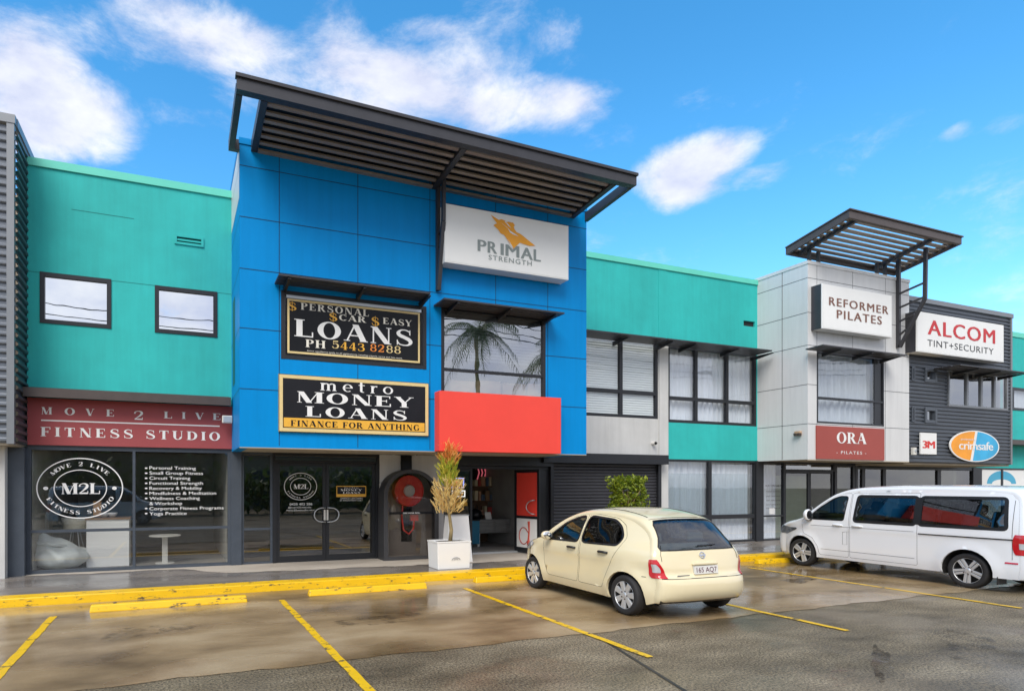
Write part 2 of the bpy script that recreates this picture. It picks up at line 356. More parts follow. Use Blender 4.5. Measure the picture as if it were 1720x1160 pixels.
def letters(mb, kind, s, u0, u1, z0, capH, y, bold=0.0, track=.08, slant=0.0):
    """write s from u0 to u1 on the plane y, baseline z0; capH = height of a capital"""
    if kind == 'serif':
        pol, wd = serif(s, track); sy_ = capH
    else:
        pol, wd, y0, y1 = sans(s, 0, 1.0 + (track-.08)); sy_ = capH/.73
    k = (u1-u0)/wd
    for i, p in enumerate(pol):
        e = (i % 40)*.00012 if kind == 'serif' else 0
        for q, dx in enumerate((0, -bold*sy_, bold*sy_) if bold and kind != 'serif' else (0,)):
            mb.poly([(u0+a*k+dx+slant*b*sy_, y-e-q*.0006, z0+b*sy_) for a, b in p])
def write(parent, m, y, items, name='lettering', kind='serif'):
    """items: (text, px-left, px-right, baseline-y at the left, cap height px at the left, [bold], [track])"""
    for it in items:
        mb = MB(); s, xl, xr, yb, ch = it[:5]; bold = it[5] if len(it) > 5 else 0; tr = it[6] if len(it) > 6 else .08
        u0, z0 = P(xl, yb, y); h = ch*y/ray(xl)[1]/F
        letters(mb, kind, s, u0, U(xr, y), z0, h, y, bold, tr); o = mb.build(name, m, parent)
    return o
def ring(mb, cu, cz, ru, rz, wd, y, a0=0, a1=360, n=64):
    for p in _ell(cu, cz, ru, rz, a0, a1, wd, wd, n): mb.poly([(a, y, b) for a, b in p])
def arc_text(mb, s, cu, cz, ru, rz, a0, a1, h, y, top=True):
    n = len(s)
    for i, ch in enumerate(s):
        if ch == ' ': continue
        a = R(a0+(a1-a0)*i/(n-1)); wd, pol = GL[ch]
        px_, pz_ = cu+ru*math.cos(a), cz+rz*math.sin(a); th = math.atan2(-ru*math.sin(a)*(1 if not top else -1), 1) * 0
        th = math.atan2(rz*math.cos(a), -ru*math.sin(a)); th = th - math.pi if top else th
        if not top: th = th
        for p in pol:
            pts = []
            for (q, b) in p:
                x_, z_ = (q-wd/2)*h*1.25, (b-.5)*h
                pts.append((px_+x_*math.cos(th)-z_*math.sin(th), y, pz_+x_*math.sin(th)+z_*math.cos(th)))
            mb.poly(pts)

# ---------------------------------------------------------------- shared materials
m_teal = mat('teal_render', s2l((44,186,180)), .75, var=.13, scale=.9, bump=.25, bscale=9, streak=.10)
m_tealcap = mat('teal_capping', s2l((100,212,190)), .45, var=.06)
m_blue = mat('blue_panel', s2l((0,141,214)), .45, var=.08, scale=.6, spec=.12, streak=.09)
m_joint = mat('panel_joint', (.006,.012,.02), .8, var=0)
m_white = mat('white_panel', s2l((214,215,214)), .42, var=.06, scale=.7, streak=.09)
m_whitewall = mat('white_render', s2l((206,206,203)), .7, var=.10, scale=1.2, streak=.10, bump=.15, bscale=20)
m_grey = mat('grey_cladding', s2l((112,118,126)), .38, .25, var=.08, scale=2)
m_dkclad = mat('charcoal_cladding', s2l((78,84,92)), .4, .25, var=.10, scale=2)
m_flash = mat('grey_flashing', s2l((128,132,136)), .4, .3, var=.06)
m_char = mat('charcoal_metal', s2l((58,58,62)), .42, .1, var=.15, scale=4)
m_brown = mat('dark_brown_metal', s2l((80,71,67)), .45, .1, var=.15, scale=4)
m_blade = mat('louvre_blade', s2l((150,140,132)), .38, .2, var=.12, scale=5)
m_frame = mat('window_frame', s2l((38,40,44)), .4, .2, var=.1, scale=5)
m_frameg = mat('shop_frame', s2l((72,80,90)), .45, .15, var=.14, scale=5)
m_soffit = mat('soffit', s2l((168,158,140)), .8, var=.12, scale=2)
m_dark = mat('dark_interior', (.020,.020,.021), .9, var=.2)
m_room = mat('interior_wall', (.34,.335,.31), .9, var=.2)
m_roomfl = mat('interior_floor', (.32,.30,.27), .55, var=.2)
m_lwhite = mat('white_vinyl', (.82,.82,.80), .5, var=0)
m_lcream = mat('cream_letter', s2l((232,228,214)), .5, var=0)
m_gold = mat('gold_vinyl', s2l((236,178,58)), .45, var=.10, scale=8)
m_palegold = mat('pale_gold_edge', s2l((224,200,140)), .4, var=.08, scale=6)
m_black = mat('black_vinyl', (.008,.008,.010), .28, var=.15, spec=.3)
m_red = mat('dusty_red', s2l((160,72,74)), .55, var=.08, scale=1.2)
m_brick = mat('terracotta_red', s2l((160,72,62)), .5, var=.06)
m_coral = mat('coral_red', s2l((240,72,58)), .5, var=.04)
m_light = mat('lightbox_face', s2l((236,237,234)), .4, var=.03)
m_alu = mat('aluminium', s2l((190,194,196)), .35, .6, var=.06)
m_chrome = mat('chrome', (.75,.75,.75), .18, 1.0, var=0)
m_beige = mat('fitting_white', s2l((214,212,204)), .5, var=.04)
g_shop = glass('shop_glass', (.95,.96,.95), .12, 1.0)
g_dark = glass('dark_glass', (.45,.46,.43), .17, 1.0, wav=.02)
g_up = glass('upper_glass', (.92,.95,.96), .13, 1.0, wav=.03)
g_mir = glass('mirror_film_glass', (.30,.32,.33), .80, .3, wav=.02)
g_mid = glass('reflective_glass', (.34,.37,.38), .30, 1.0, wav=.03)
def blind(parent, rect, y, name='blind', m=None, pitch=.055):
    u0, u1, z0, z1 = rect; mb = MB(); z = z0
    while z < z1-.01: mb.quad((u0,y,z),(u1,y,z),(u1,y+.022,z+pitch*.97),(u0,y+.022,z+pitch*.97)); z += pitch
    return mb.build(name, m or m_blind, parent)
def curtain(parent, rect, y, amp=.035, per=.17, name='curtain', m=None, seed=1):
    u0, u1, z0, z1 = rect; rnd = random.Random(seed); mb = MB(); n = int((u1-u0)/.02); ph = [rnd.uniform(0, 6) for _ in range(4)]
    def yy(u, k): return y + amp*math.sin(u/per*6.28+ph[0]+1.3*math.sin(u*2.1+ph[1])+.25*k)*(.6+.4*math.sin(u*3.3+ph[2])) + .4*amp*math.sin(u/per*14+ph[3])
    zs = [z0, z0+(z1-z0)*.5, z1]; base = len(mb.v)
    for k, z in enumerate(zs):
        for i in range(n+1): u = u0+(u1-u0)*i/n; mb.v.append((u, yy(u, k), z))
    for k in range(2):
        for i in range(n): a = k*(n+1)+i; mb.f.append((a, a+1, a+n+2, a+n+1))
    return mb.build(name, m or m_curtain, parent, smooth=True)
m_blind = mat('blind_slat', s2l((226,229,226)), .6, var=.04)
m_blindg = mat('blind_grey', s2l((120,124,124)), .6, var=.06)
m_curtain = mat('sheer_curtain', s2l((226,229,236)), .9, var=.10, scale=3, stretch=(3,3,.4))
m_curtaind = mat('grey_curtain', s2l((196,202,210)), .9, var=.14, scale=3, stretch=(3,3,.4))

# ---------------------------------------------------------------- ground
def ground_mat(name, c1, c2, c3, rough0, rough1, speck=0, scale=.35, joint=False, crack=.0, wet=(.42,.60), bump=.1, spec=.5):
    m = bpy.data.materials.new(name); m.use_nodes = True; t = m.node_tree; b = t.nodes['Principled BSDF']; n_ = t.nodes.new; l = t.links.new
    co = n_('ShaderNodeTexCoord'); mp_ = n_('ShaderNodeMapping'); l(co.outputs['Object'], mp_.inputs[0]); mp_.inputs['Scale'].default_value = (.55,1,1)
    a = n_('ShaderNodeTexNoise'); a.inputs['Scale'].default_value = scale; a.inputs['Detail'].default_value = 8; a.inputs['Roughness'].default_value = .62; l(mp_.outputs[0], a.inputs['Vector'])
    f = n_('ShaderNodeTexNoise'); f.inputs['Scale'].default_value = 55 if not speck > .3 else 42; f.inputs['Detail'].default_value = 6; f.inputs['Roughness'].default_value = .8; l(co.outputs['Object'], f.inputs['Vector'])
    d = n_('ShaderNodeTexNoise'); d.inputs['Scale'].default_value = scale*3.1; d.inputs['Detail'].default_value = 6; d.inputs['Distortion'].default_value = .4; l(mp_.outputs[0], d.inputs['Vector'])
    r = n_('ShaderNodeValToRGB'); e = r.color_ramp.elements; e[0].position = .36; e[0].color = c1+(1,); e[1].position = .66; e[1].color = c3+(1,)
    x = e.new(.5); x.color = c2+(1,)
    ad = n_('ShaderNodeMath'); ad.operation = 'MULTIPLY_ADD'; l(d.outputs[0], ad.inputs[0]); ad.inputs[1].default_value = .5; 
    h = n_('ShaderNodeMath'); h.operation = 'MULTIPLY'; l(a.outputs[0], h.inputs[0]); h.inputs[1].default_value = .5; l(h.outputs[0], ad.inputs[2]); l(ad.outputs[0], r.inputs[0])
    sp = n_('ShaderNodeMapRange'); l(f.outputs[0], sp.inputs[0]); sp.inputs[1].default_value = .36; sp.inputs[2].default_value = .66; sp.inputs[3].default_value = 1-max(.12, speck); sp.inputs[4].default_value = 1+max(.10, speck)
    mx_ = n_('ShaderNodeMix'); mx_.data_type = 'RGBA'; mx_.blend_type = 'MULTIPLY'; mx_.inputs[0].default_value = 1; l(r.outputs[0], mx_.inputs[6]); l(sp.outputs[0], mx_.inputs[7])
    l(mx_.outputs[2], b.inputs['Base Color'])
    w_ = n_('ShaderNodeTexNoise'); w_.inputs['Scale'].default_value = scale*1.4; w_.inputs['Detail'].default_value = 5; w_.inputs['Distortion'].default_value = .3
    mw = n_('ShaderNodeMapping'); mw.inputs['Location'].default_value = (3.7, 1.2, 0); mw.inputs['Scale'].default_value = (.6,1,1); l(co.outputs['Object'], mw.inputs[0]); l(mw.outputs[0], w_.inputs['Vector'])
    rr = n_('ShaderNodeMapRange'); rr.interpolation_type = 'SMOOTHSTEP'; l(w_.outputs[0], rr.inputs[0]); rr.inputs[1].default_value = wet[0]; rr.inputs[2].default_value = wet[1]; rr.inputs[3].default_value = rough0; rr.inputs[4].default_value = rough1
    l(rr.outputs[0], b.inputs['Roughness']); b.inputs['Specular IOR Level'].default_value = spec
    bs = n_('ShaderNodeMapRange'); l(rr.outputs[0], bs.inputs[0]); bs.inputs[1].default_value = rough0; bs.inputs[2].default_value = rough1; bs.inputs[3].default_value = bump*.25; bs.inputs[4].default_value = bump
    bp = n_('ShaderNodeBump'); bp.inputs['Distance'].default_value = .012; l(bs.outputs[0], bp.inputs['Strength']); l(f.outputs[0], bp.inputs['Height']); l(bp.outputs[0], b.inputs['Normal'])
    return m
m_asph = ground_mat('wet_asphalt', (.095,.072,.040), (.20,.156,.094), (.33,.265,.168), .28, .60, 1.2, .55, wet=(.36,.58), bump=.8, spec=.32)
m_conc = ground_mat('wet_concrete', (.11,.068,.028), (.31,.212,.108), (.52,.40,.24), .09, .40, .12, .38, wet=(.38,.62), bump=.12)
m_walk = ground_mat('walkway_concrete', (.12,.105,.09), (.20,.175,.15), (.28,.25,.22), .12, .42, .12, .5, wet=(.4,.6), bump=.12)
m_dry = ground_mat('dry_concrete', (.38,.33,.27), (.46,.41,.34), (.52,.47,.40), .55, .75, .10, .8, bump=.1)
def worn_yellow(name, amt=.35):
    m = mat(name, s2l((238,190,10)), .42, var=.10, scale=3)
    t = m.node_tree; b = t.nodes['Principled BSDF']; src = b.inputs['Base Color'].links[0].from_socket
    co = t.nodes.new('ShaderNodeTexCoord'); n = t.nodes.new('ShaderNodeTexNoise'); n.inputs['Scale'].default_value = 7; n.inputs['Detail'].default_value = 9; n.inputs['Roughness'].default_value = .75
    mp_ = t.nodes.new('ShaderNodeMapping'); mp_.inputs['Scale'].default_value = (.6,1,2); t.links.new(co.outputs['Object'], mp_.inputs[0]); t.links.new(mp_.outputs[0], n.inputs['Vector'])
    r = t.nodes.new('ShaderNodeMapRange'); r.interpolation_type = 'SMOOTHSTEP'; t.links.new(n.outputs[0], r.inputs[0]); r.inputs[1].default_value = amt; r.inputs[2].default_value = amt+.07
    x = t.nodes.new('ShaderNodeMix'); x.data_type = 'RGBA'; t.links.new(r.outputs[0], x.inputs[0]); t.links.new(src, x.inputs[6]); x.inputs[7].default_value = (.10,.075,.04,1)
    t.links.new(x.outputs[2], b.inputs['Base Color']); return m
m_yel = worn_yellow('yellow_kerb_paint', .555); m_yel2 = worn_yellow('yellow_line_paint', .53)

KERB, WALK_Z = 11.12, .15
g = MB(); g.quad((-400,-400,0),(400,-400,0),(400,400,0),(-400,400,0)); tag(g.build('asphalt_ground', m_asph), kind='structure')
def edge_noise(x, s): return .025*math.sin(x*3.1+s)+.018*math.sin(x*7.7+2*s)+.012*math.sin(x*17+s)
pts = []
x = -30.0
while x <= 45: pts.append((x, 6.42+.012*x+edge_noise(x, 1.0), .006)); x += .2
a = MB(); a.poly(pts+[(45,KERB,.006),(-30,KERB,.006)]); tag(a.build('concrete_apron', m_conc), kind='structure')
def lines(name, segs, z=.011):
    for (x0, y0, x1, y1) in segs:
        mb = MB(); n = 26; wd = .05
        for i in range(n):
            ya, yb = y0+(y1-y0)*i/n, y0+(y1-y0)*(i+1)/n; xa, xb = x0+(x1-x0)*i/n, x0+(x1-x0)*(i+1)/n
            j = lambda q, s: edge_noise(q*2, s)*.18
            mb.quad((xa-wd+j(ya,1),ya,z),(xa+wd+j(ya,2),ya,z),(xb+wd+j(yb,2),yb,z),(xb-wd+j(yb,1),yb,z))
        tag(mb.build(name, m_yel2), kind='structure')
lines('parking_line', [(-1.72,5.35,-1.74,10.12),(1.70,5.3,1.63,10.2),(5.0,5.32,5.06,10.15),(8.38,5.35,8.40,10.1),(12.5,5.35,12.62,10.3)])
wk = MB(); wk.box(-30,45,KERB+.34,14.6,-.2,WALK_Z); tag(wk.build('walkway', m_walk), kind='structure')
kb = MB()
kx = [-30+i*1.5 for i in range(51)]
for i in range(50):
    kb.hexa([(kx[i],KERB,-.2),(kx[i+1],KERB,-.2),(kx[i+1],KERB+.338,-.2),(kx[i],KERB+.338,-.2),(kx[i],KERB+.03,WALK_Z-.006),(kx[i+1],KERB+.03,WALK_Z-.006),(kx[i+1],KERB+.338,WALK_Z+.002),(kx[i],KERB+.338,WALK_Z+.002)])
tag(kb.build('kerb', m_yel, bevel=.015, weld=True), kind='structure')
dr = MB(); dp = []; x = -2.9
while x <= 9.5: dp.append((x, 12.75-.05*max(0,x-0)+ (.0 if x > 1 else .95*min(1,(1-x)/.9)) + edge_noise(x,3)*2, WALK_Z+.004)); x += .2
dr.poly(dp+[(9.5,14.5,WALK_Z+.004),(-2.9,14.5,WALK_Z+.004)]); tag(dr.build('dry_pavement', m_dry), kind='structure')
# slip-joint in the asphalt
j = MB(); j.poly([(3.85,2.2,.005),(3.9,2.2,.005),(5.1,6.35,.005),(5.06,6.36,.005)]); tag(j.build('asphalt_joint', mat('joint_tar',(.02,.018,.016),.4,var=.2)), kind='structure')

# stains and a shallow puddle in the asphalt
def blot(name, m, cx, cy, rx, ry, rot, z, seed, amp=.35):
    rnd = random.Random(seed); ph = [rnd.uniform(0, 6) for _ in range(4)]; mb = MB(); pts = []
    for i in range(60):
        a = 2*math.pi*i/60; k = 1+amp*(.5*math.sin(3*a+ph[0])+.35*math.sin(5*a+ph[1])+.25*math.sin(9*a+ph[2])+.15*math.sin(17*a+ph[3]))
        x, y = rx*k*math.cos(a), ry*k*math.sin(a); pts.append((cx+x*math.cos(rot)-y*math.sin(rot), cy+x*math.sin(rot)+y*math.cos(rot), z))
    mb.poly(pts); tag(mb.build(name, m), kind='structure')
def spotty(name, rgb, rough, th, scale):
    m = mat(name, rgb, rough, var=.3, scale=6); t = m.node_tree; b = t.nodes['Principled BSDF']; co = t.nodes.new('ShaderNodeTexCoord'); n = t.nodes.new('ShaderNodeTexNoise'); n.inputs['Scale'].default_value = scale; n.inputs['Detail'].default_value = 9; n.inputs['Roughness'].default_value = .75
    t.links.new(co.outputs['Object'], n.inputs['Vector']); r = t.nodes.new('ShaderNodeMapRange'); r.interpolation_type = 'SMOOTHSTEP'; t.links.new(n.outputs[0], r.inputs[0]); r.inputs[1].default_value = th; r.inputs[2].default_value = th+.20; r.inputs[4].default_value = .38 if rough > .1 else .7; t.links.new(r.outputs[0], b.inputs['Alpha']); return m
m_oil = spotty('oil_stain', (.035,.027,.02), .35, .44, 4); m_rust = spotty('red_stain', (.28,.10,.08), .5, .50, 7); m_wet = spotty('wet_patch', (.05,.035,.022), .06, .40, 2.5)
for (px, py, rx, ry, rot, m_, n_) in ((1480,1112,.75,.09,.55,m_wet,'puddle'),(1415,1135,.45,.10,.55,m_rust,'red_stain'),(1185,1057,.55,.22,.1,m_rust,'red_stain'),(250,1060,.6,.3,.3,m_oil,'oil_stain'),(640,1040,.7,.25,.2,m_oil,'oil_stain'),(1340,975,.5,.2,.2,m_wet,'puddle'),(1620,1080,.9,.25,.5,m_oil,'oil_stain')):
    q = G(px, py); blot(n_, m_, q[0], q[1], rx, ry, rot, .009, px)
def wheel_stop(x0, x1, y, label):
    r = thing('wheel_stop', label, 'wheel stop', ((x0+x1)/2, y, 0), 'yellow wheel stops at the head of the bays')
    mb = MB(); mb.hexa([(x0,y,.0),(x1,y,.0),(x1,y+.17,.0),(x0,y+.17,.0),(x0+.02,y+.035,.115),(x1-.02,y+.035,.115),(x1-.02,y+.135,.115),(x0+.02,y+.135,.115)])
    mb.build('concrete_bar', m_yel, r, bevel=.018)
    for q in (x0+.35, x1-.35): b = MB(); b.lathe([(0,.13),(.022,.13),(.028,.12),(.028,.105)], (q,y+.085,0), 'z', 10); b.build('bolt_head', m_brown, r)
wheel_stop(-1.28, 1.08, 10.22, 'worn yellow wheel stop in the bay in front of the fitness studio window')
wheel_stop(2.14, 4.4, 10.36, 'yellow wheel stop in the empty bay between glass doors and white planter')
wheel_stop(5.55, 7.9, 10.6, 'yellow wheel stop under the nose of the cream hatchback')
wheel_stop(13.4, 15.8, 10.62, 'yellow wheel stop at the front wheel of the white van')
# ---------------------------------------------------------------- buildings
VT, VB, VW, VD, VL = 13.95, 12.10, 12.30, 12.40, 13.10
BACK = 26.0
SOF = 2.75
def rect(x0, y0, x1, y1, V):
    u0, z1 = P(x0, y0, V); u1, z0 = P(x1, y1, V); return (u0, u1, z0, z1)
def shell(parent, u0, u1, zt, m_out, yf=VT):
    """roof, rear wall and party walls behind the shop front"""
    mb = MB(); mb.box(u0+.01,u1-.01,yf+.25,BACK,zt-.6,zt-.45); mb.box(u0+.01,u1-.01,BACK-.2,BACK,0,zt-.6)
    mb.build('roof_and_rear', m_out, parent)
    rm = MB(); rm.box(u0+.02,u0+.08,yf+.12,BACK-.2,WALK_Z,zt-.6); rm.box(u1-.08,u1-.02,yf+.12,BACK-.2,WALK_Z,zt-.6)
    rm.box(u0+.08,u1-.08,yf+.12,BACK-.2,2.95,3.2); rm.box(u0+.08,u1-.08,yf+6,yf+6.1,WALK_Z,2.95); rm.box(u0+.08,u1-.08,yf+5,yf+5.1,3.2,zt-.6)
    rm.build('interior_partition', m_room, parent)
    fl = MB(); fl.box(u0+.08,u1-.08,yf+.0,yf+6,WALK_Z-.05,WALK_Z+.006); fl.build('interior_floor', m_roomfl, parent)
def sunhood(parent, u0, u1, z, ywall, depth, nblade=4, brackets=(), tilt=.03, name='sun_hood', m=None):
    mb = MB(); pw = depth/nblade
    for k in range(nblade):
        y0 = ywall-depth+k*pw; c = .5*tilt
        mb.hexa([(u0,y0,z-c),(u1,y0,z-c),(u1,y0+pw*.86,z-c-.028+tilt),(u0,y0+pw*.86,z-c-.028+tilt),(u0,y0,z-c+.035),(u1,y0,z-c+.035),(u1,y0+pw*.86,z-c+.007+tilt),(u0,y0+pw*.86,z-c+.007+tilt)])
    h = mb.build(name, m or m_char, parent)
    for b in brackets:
        k = MB()
        k.hexa([(b-.03,ywall-depth*.96,z-.055),(b+.03,ywall-depth*.96,z-.055),(b+.03,ywall,z-.15),(b-.03,ywall,z-.15),(b-.03,ywall-depth*.96,z-.03),(b+.03,ywall-depth*.96,z-.03),(b+.03,ywall,z-.03),(b-.03,ywall,z-.03)])
        k.box(b-.035,b+.035,ywall-.06,ywall,z+.045,z+.16); k.build('bracket', m_frame, h)
    return h
def joints(parent, y, u_list, z_list, u0, u1, z0, z1, holes=(), w=.012, name='panel_joint'):
    mb = MB()
    def cut(a, b, test):
        ed = sorted({a, b, *[v for h in holes for v in test[1](h)]}); ed = [e for e in ed if a <= e <= b]
        return [(p, q) for p, q in zip(ed[:-1], ed[1:]) if not any(test[0](h, (p+q)/2) for h in holes)]
    for u in u_list:
        for p, q in cut(z0, z1, (lambda h, m: h[0] < u < h[1] and h[2] < m < h[3], lambda h: h[2:4])): mb.quad((u-w/2,y,p),(u+w/2,y,p),(u+w/2,y,q),(u-w/2,y,q))
    for z in z_list:
        for p, q in cut(u0, u1, (lambda h, m: h[0] < m < h[1] and h[2] < z < h[3], lambda h: h[0:2])): mb.quad((p,y-.001,z-w/2),(q,y-.001,z-w/2),(q,y-.001,z+w/2),(p,y-.001,z+w/2))
    return mb.build(name, m_joint, parent)

uL = U(45, VT); uB0, uB1 = 1.12, U(985, VB); uS0, uS1 = U(1106, VT), U(1121, VT); uW0, uW1 = 17.5, U(1527, VW); uD1 = U(1698, VD)
ZT = 8.58

# --- grey corrugated building at the left edge
t = thing('corrugated_building', 'grey corrugated metal clad building beside the fitness studio, white wall below', 'building', (uL-4, VL, 0))
zc = Zp(27, 202, VL); mb = MB(); corrugated(mb, uL-12, uL-.14, SOF, zc-.12, VL, .165, .05); mb.build('front_cladding', m_grey, t)
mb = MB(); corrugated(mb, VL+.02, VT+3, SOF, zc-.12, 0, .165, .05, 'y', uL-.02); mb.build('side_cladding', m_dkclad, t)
mb = MB(); mb.box(uL-.14, uL-.018, VL-.062, VL+.05, SOF-.02, zc-.1); mb.box(uL-12, uL, VL-.075, VL+.06, zc-.1, zc+.06); mb.box(uL-.08, uL+.012, VL+.06, VT+6, zc-.1, zc+.06); mb.build('flashing', m_flash, t)
mb = MB(); mb.box(uL-12, uL-.05, VL+.02, VT+8, SOF-.04, SOF); mb.box(uL-12,uL-.06,VL+3,VT+8,SOF,zc-.15); mb.build('soffit', m_soffit, t)
mb = MB(); mb.box(uL-12, U(8,VT-.4), VT-.4, VT+.3, WALK_Z, SOF-.04); mb.build('ground_wall', m_whitewall, t)
mb = MB(); mb.box(U(10,VT-.2), uL, VT-.2, VT+.1, WALK_Z, SOF-.045); mb.build('corner_column', m_frameg, t)

# --- teal unit with the fitness studio
t = thing('shop_building', 'teal rendered shop unit with two small square windows above the fitness sign', 'building', ((uL+uB0)/2, VT, 0))
w1 = rect(67, 456, 187, 546, VT); w2 = rect(260, 479, 365, 562, VT); w1 = (w1[0], w1[1], Zp(67,542,VT), w1[3]); w2 = (w2[0], w2[1], Zp(260,558,VT), w2[3])
vent = rect(293, 393, 342, 416, VT)
uE = U(388, VT)
mb = MB(); grid_wall(mb, uL, uB0+.05, SOF+.02, ZT-.16, VT, .22, [w1, w2, (vent[0]+.03,vent[1]-.03,vent[2]+.04,vent[3]-.03)]); mb.build('upper_wall', m_teal, t)
mb = MB(); mb.box(uL, uB0+.05, VT-.035, VT+.3, ZT-.16, ZT); mb.build('parapet_capping', m_tealcap, t)
mb = MB(); mb.poly([(U(120,VT),VT-.002,Zp(120,351,VT)),(U(225,VT),VT-.002,Zp(225,367,VT)),(U(225,VT),VT-.002,Zp(225,368.2,VT)),(U(120,VT),VT-.002,Zp(120,352.2,VT))])
mb.poly([(U(45,VT),VT-.002,Zp(45,454.5,VT)),(U(388,VT),VT-.002,Zp(388,493.5,VT)),(U(388,VT),VT-.002,Zp(388,494.5,VT)),(U(45,VT),VT-.002,Zp(45,455.5,VT))]); mb.build('render_crack', mat('render_crack', s2l((24,128,122)), .8, var=.2), t)
for wr in (w1, w2):
    f = window(t, wr, VT-.02, m_frame, g_mir, w=.085, d=.12, dy=.05)
    mb = MB(); mb.box(wr[0]+.05,wr[1]-.05,VT+.09,VT+.12,wr[2]+.05,wr[3]-.05); mb.build('backing_panel', m_curtaind, f)
mb = MB(); frame(mb, *vent, VT-.03, .05, .05); mb.box(vent[0]+.05,vent[1]-.05,VT-.01,VT+.02,(vent[2]+vent[3])/2-.02,(vent[2]+vent[3])/2+.02); v_ = mb.build('wall_vent', m_teal, t)
mb = MB(); mb.box(vent[0]+.05,vent[1]-.05,VT+.05,VT+.1,vent[2]+.02,vent[3]-.02); mb.build('vent_louvre', m_dark, v_)
# dark hood above the fitness sign
za, zb_ = Zp(45, 655, VT-.35), Zp(45, 668, VT)
mb = MB(); mb.hexa([(uL+.02,VT-.42,za-.10),(uB0-.05,VT-.42,za-.10),(uB0-.05,VT,za-.02),(uL+.02,VT,za-.02),(uL+.02,VT-.42,za+.02),(uB0-.05,VT-.42,za+.02),(uB0-.05,VT,za+.12),(uL+.02,VT,za+.12)])
mb.box(uL+.02,uB0-.05,VT-.44,VT-.42,za-.13,za+.05); mb.build('sun_hood', m_brown, t)
um, zt_ = U(225, VT), Zp(140, 890.5, VT)
sf = window(t, (uL, uE, WALK_Z, SOF), VT, m_frameg, g_shop, w=.07, d=.12, mull=(um,), trans=(zt_,), wm=.055, name='shopfront_window')
mb = MB(); mb.box(uE, U(404,VT)+.02, VT-.03, VT+.2, WALK_Z, SOF); mb.box(uL,uE,VT-.01,VT+.11,SOF,SOF+.02); mb.build('column', m_frameg, t)
shell(t, uL, uB0, ZT, m_whitewall)
# vinyl lettering on the glass
yg = VT+.035
mb = MB(); cu_, cz_ = U(135.5, yg), Zp(135.5, 819.5, yg); ru = (U(208,yg)-U(62,yg))/2; rz_ = 51*yg/ray(135)[1]/F
ring(mb, cu_, cz_, ru, rz_, .022, yg); ring(mb, cu_, cz_, ru*.615, rz_*.615, .018, yg)
arc_text(mb, 'MOVE 2 LIVE', cu_, cz_, ru*.80, rz_*.80, 140, 40, .082, yg); arc_text(mb, 'FITNESS STUDIO', cu_, cz_, ru*.80, rz_*.80, 207, 333, .082, yg, top=False)
for s_ in (-1, 1): ring(mb, cu_+s_*ru*.79, cz_, .045, .036, .034, yg, n=12)
letters(mb, 'serif', 'M2L', U(102,yg), U(169,yg), Zp(135,829,yg), 18*yg/ray(135)[1]/F, yg, track=.0)
mb.build('window_lettering', m_lwhite, sf)
mb = MB()
for i, (s_, xr) in enumerate((('Personal Training',329),('Small Group Fitness',341),('Circuit Training',319.5),('Functional Strength',341),('Recovery & Mobility',339),('Mindfulness & Meditation',363),('Wellness Coaching',335.5),('& Workshop',306),('Corporate Fitness Programs',375.5),('Yoga Practice',313.5))):
    yb = 788.2+i*8.45; letters(mb, 'sans', s_, U(251,yg), U(xr,yg), Zp(290,yb,yg), 5.6*yg/ray(290)[1]/F, yg, bold=.006)
    if s_[0] != '&': zq = Zp(245,yb-2.4,yg); mb.quad((U(243.5,yg),yg,zq-.014),(U(247.5,yg),yg,zq-.014),(U(247.5,yg),yg,zq+.014),(U(243.5,yg),yg,zq+.014))
mb.build('window_lettering', m_lwhite, sf)

# --- blue tower
t = thing('shop_building', 'bright blue panel clad shop tower under a large louvred roof canopy', 'building', ((uB0+uB1)/2, VB, 0))
ZB = Zp(403, 231, VB)
wl = rect(472, 487, 716, 612, VB); wl = (wl[0], wl[1], Zp(472,602,VB), Zp(472,487,VB)-.0)
wr = (U(741,VB), U(916,VB), Zp(741,668,VB), Zp(741,514,VB))
holes = [wl, wr]
mb = MB(); grid_wall(mb, uB0, uB1, SOF-.04, ZB-.12, VB, .2, holes)
mb.box(uB0,uB0+.2,VB+.201,BACK,SOF-.04,ZB-.12); mb.box(uB1-.2,uB1-.002,VB+.201,BACK,SOF-.04,ZB-.12); mb.build('panel_wall', m_blue, t)
mb = MB(); mb.box(uB0-.01,uB1+.01,VB-.02,VB+.4,ZB-.12,ZB); mb.box(uB0-.01,uB0+.3,VB+.4,BACK,ZB-.12,ZB); mb.build('parapet_capping', m_blue, t)
mb = MB(); mb.quad((uB0-.003,VT,Zp(403,330,VB)),(uB0-.003,VB+.05,Zp(403,330,VB)),(uB0-.003,VB+.02,ZB-.13),(uB0-.003,VT+1,ZB-.13)); mb.build('side_flashing', m_white, t)
jz = [Zp(403,y,VB) for y in (277,363,450,550,652)]
joints(t, VB-.003, [U(p,VB) for p in (469,601,722,832.5,920)], jz, uB0, uB1, SOF, ZB-.12, holes)
mb = MB()
for z in jz: mb.quad((uB0-.004,VT,z-.006),(uB0-.004,VB,z-.006),(uB0-.004,VB,z+.006),(uB0-.004,VT,z+.006))
mb.quad((uB0-.005,VB+1.5,Zp(403,630,VB)),(uB0-.005,VB+1.0,Zp(403,630,VB)),(uB0-.005,VB+1.0,Zp(403,472,VB)),(uB0-.005,VB+1.5,Zp(403,472,VB))); mb.build('side_window', m_black, t)
mb = MB(); mb.box(uB0+.02,uB1-.02,VB+.02,VT+.3,SOF-.035,SOF+.03); mb.box(uB0,uB1,VB,VB+.02,SOF-.06,SOF-.04); so_ = mb.build('soffit', m_soffit, t)
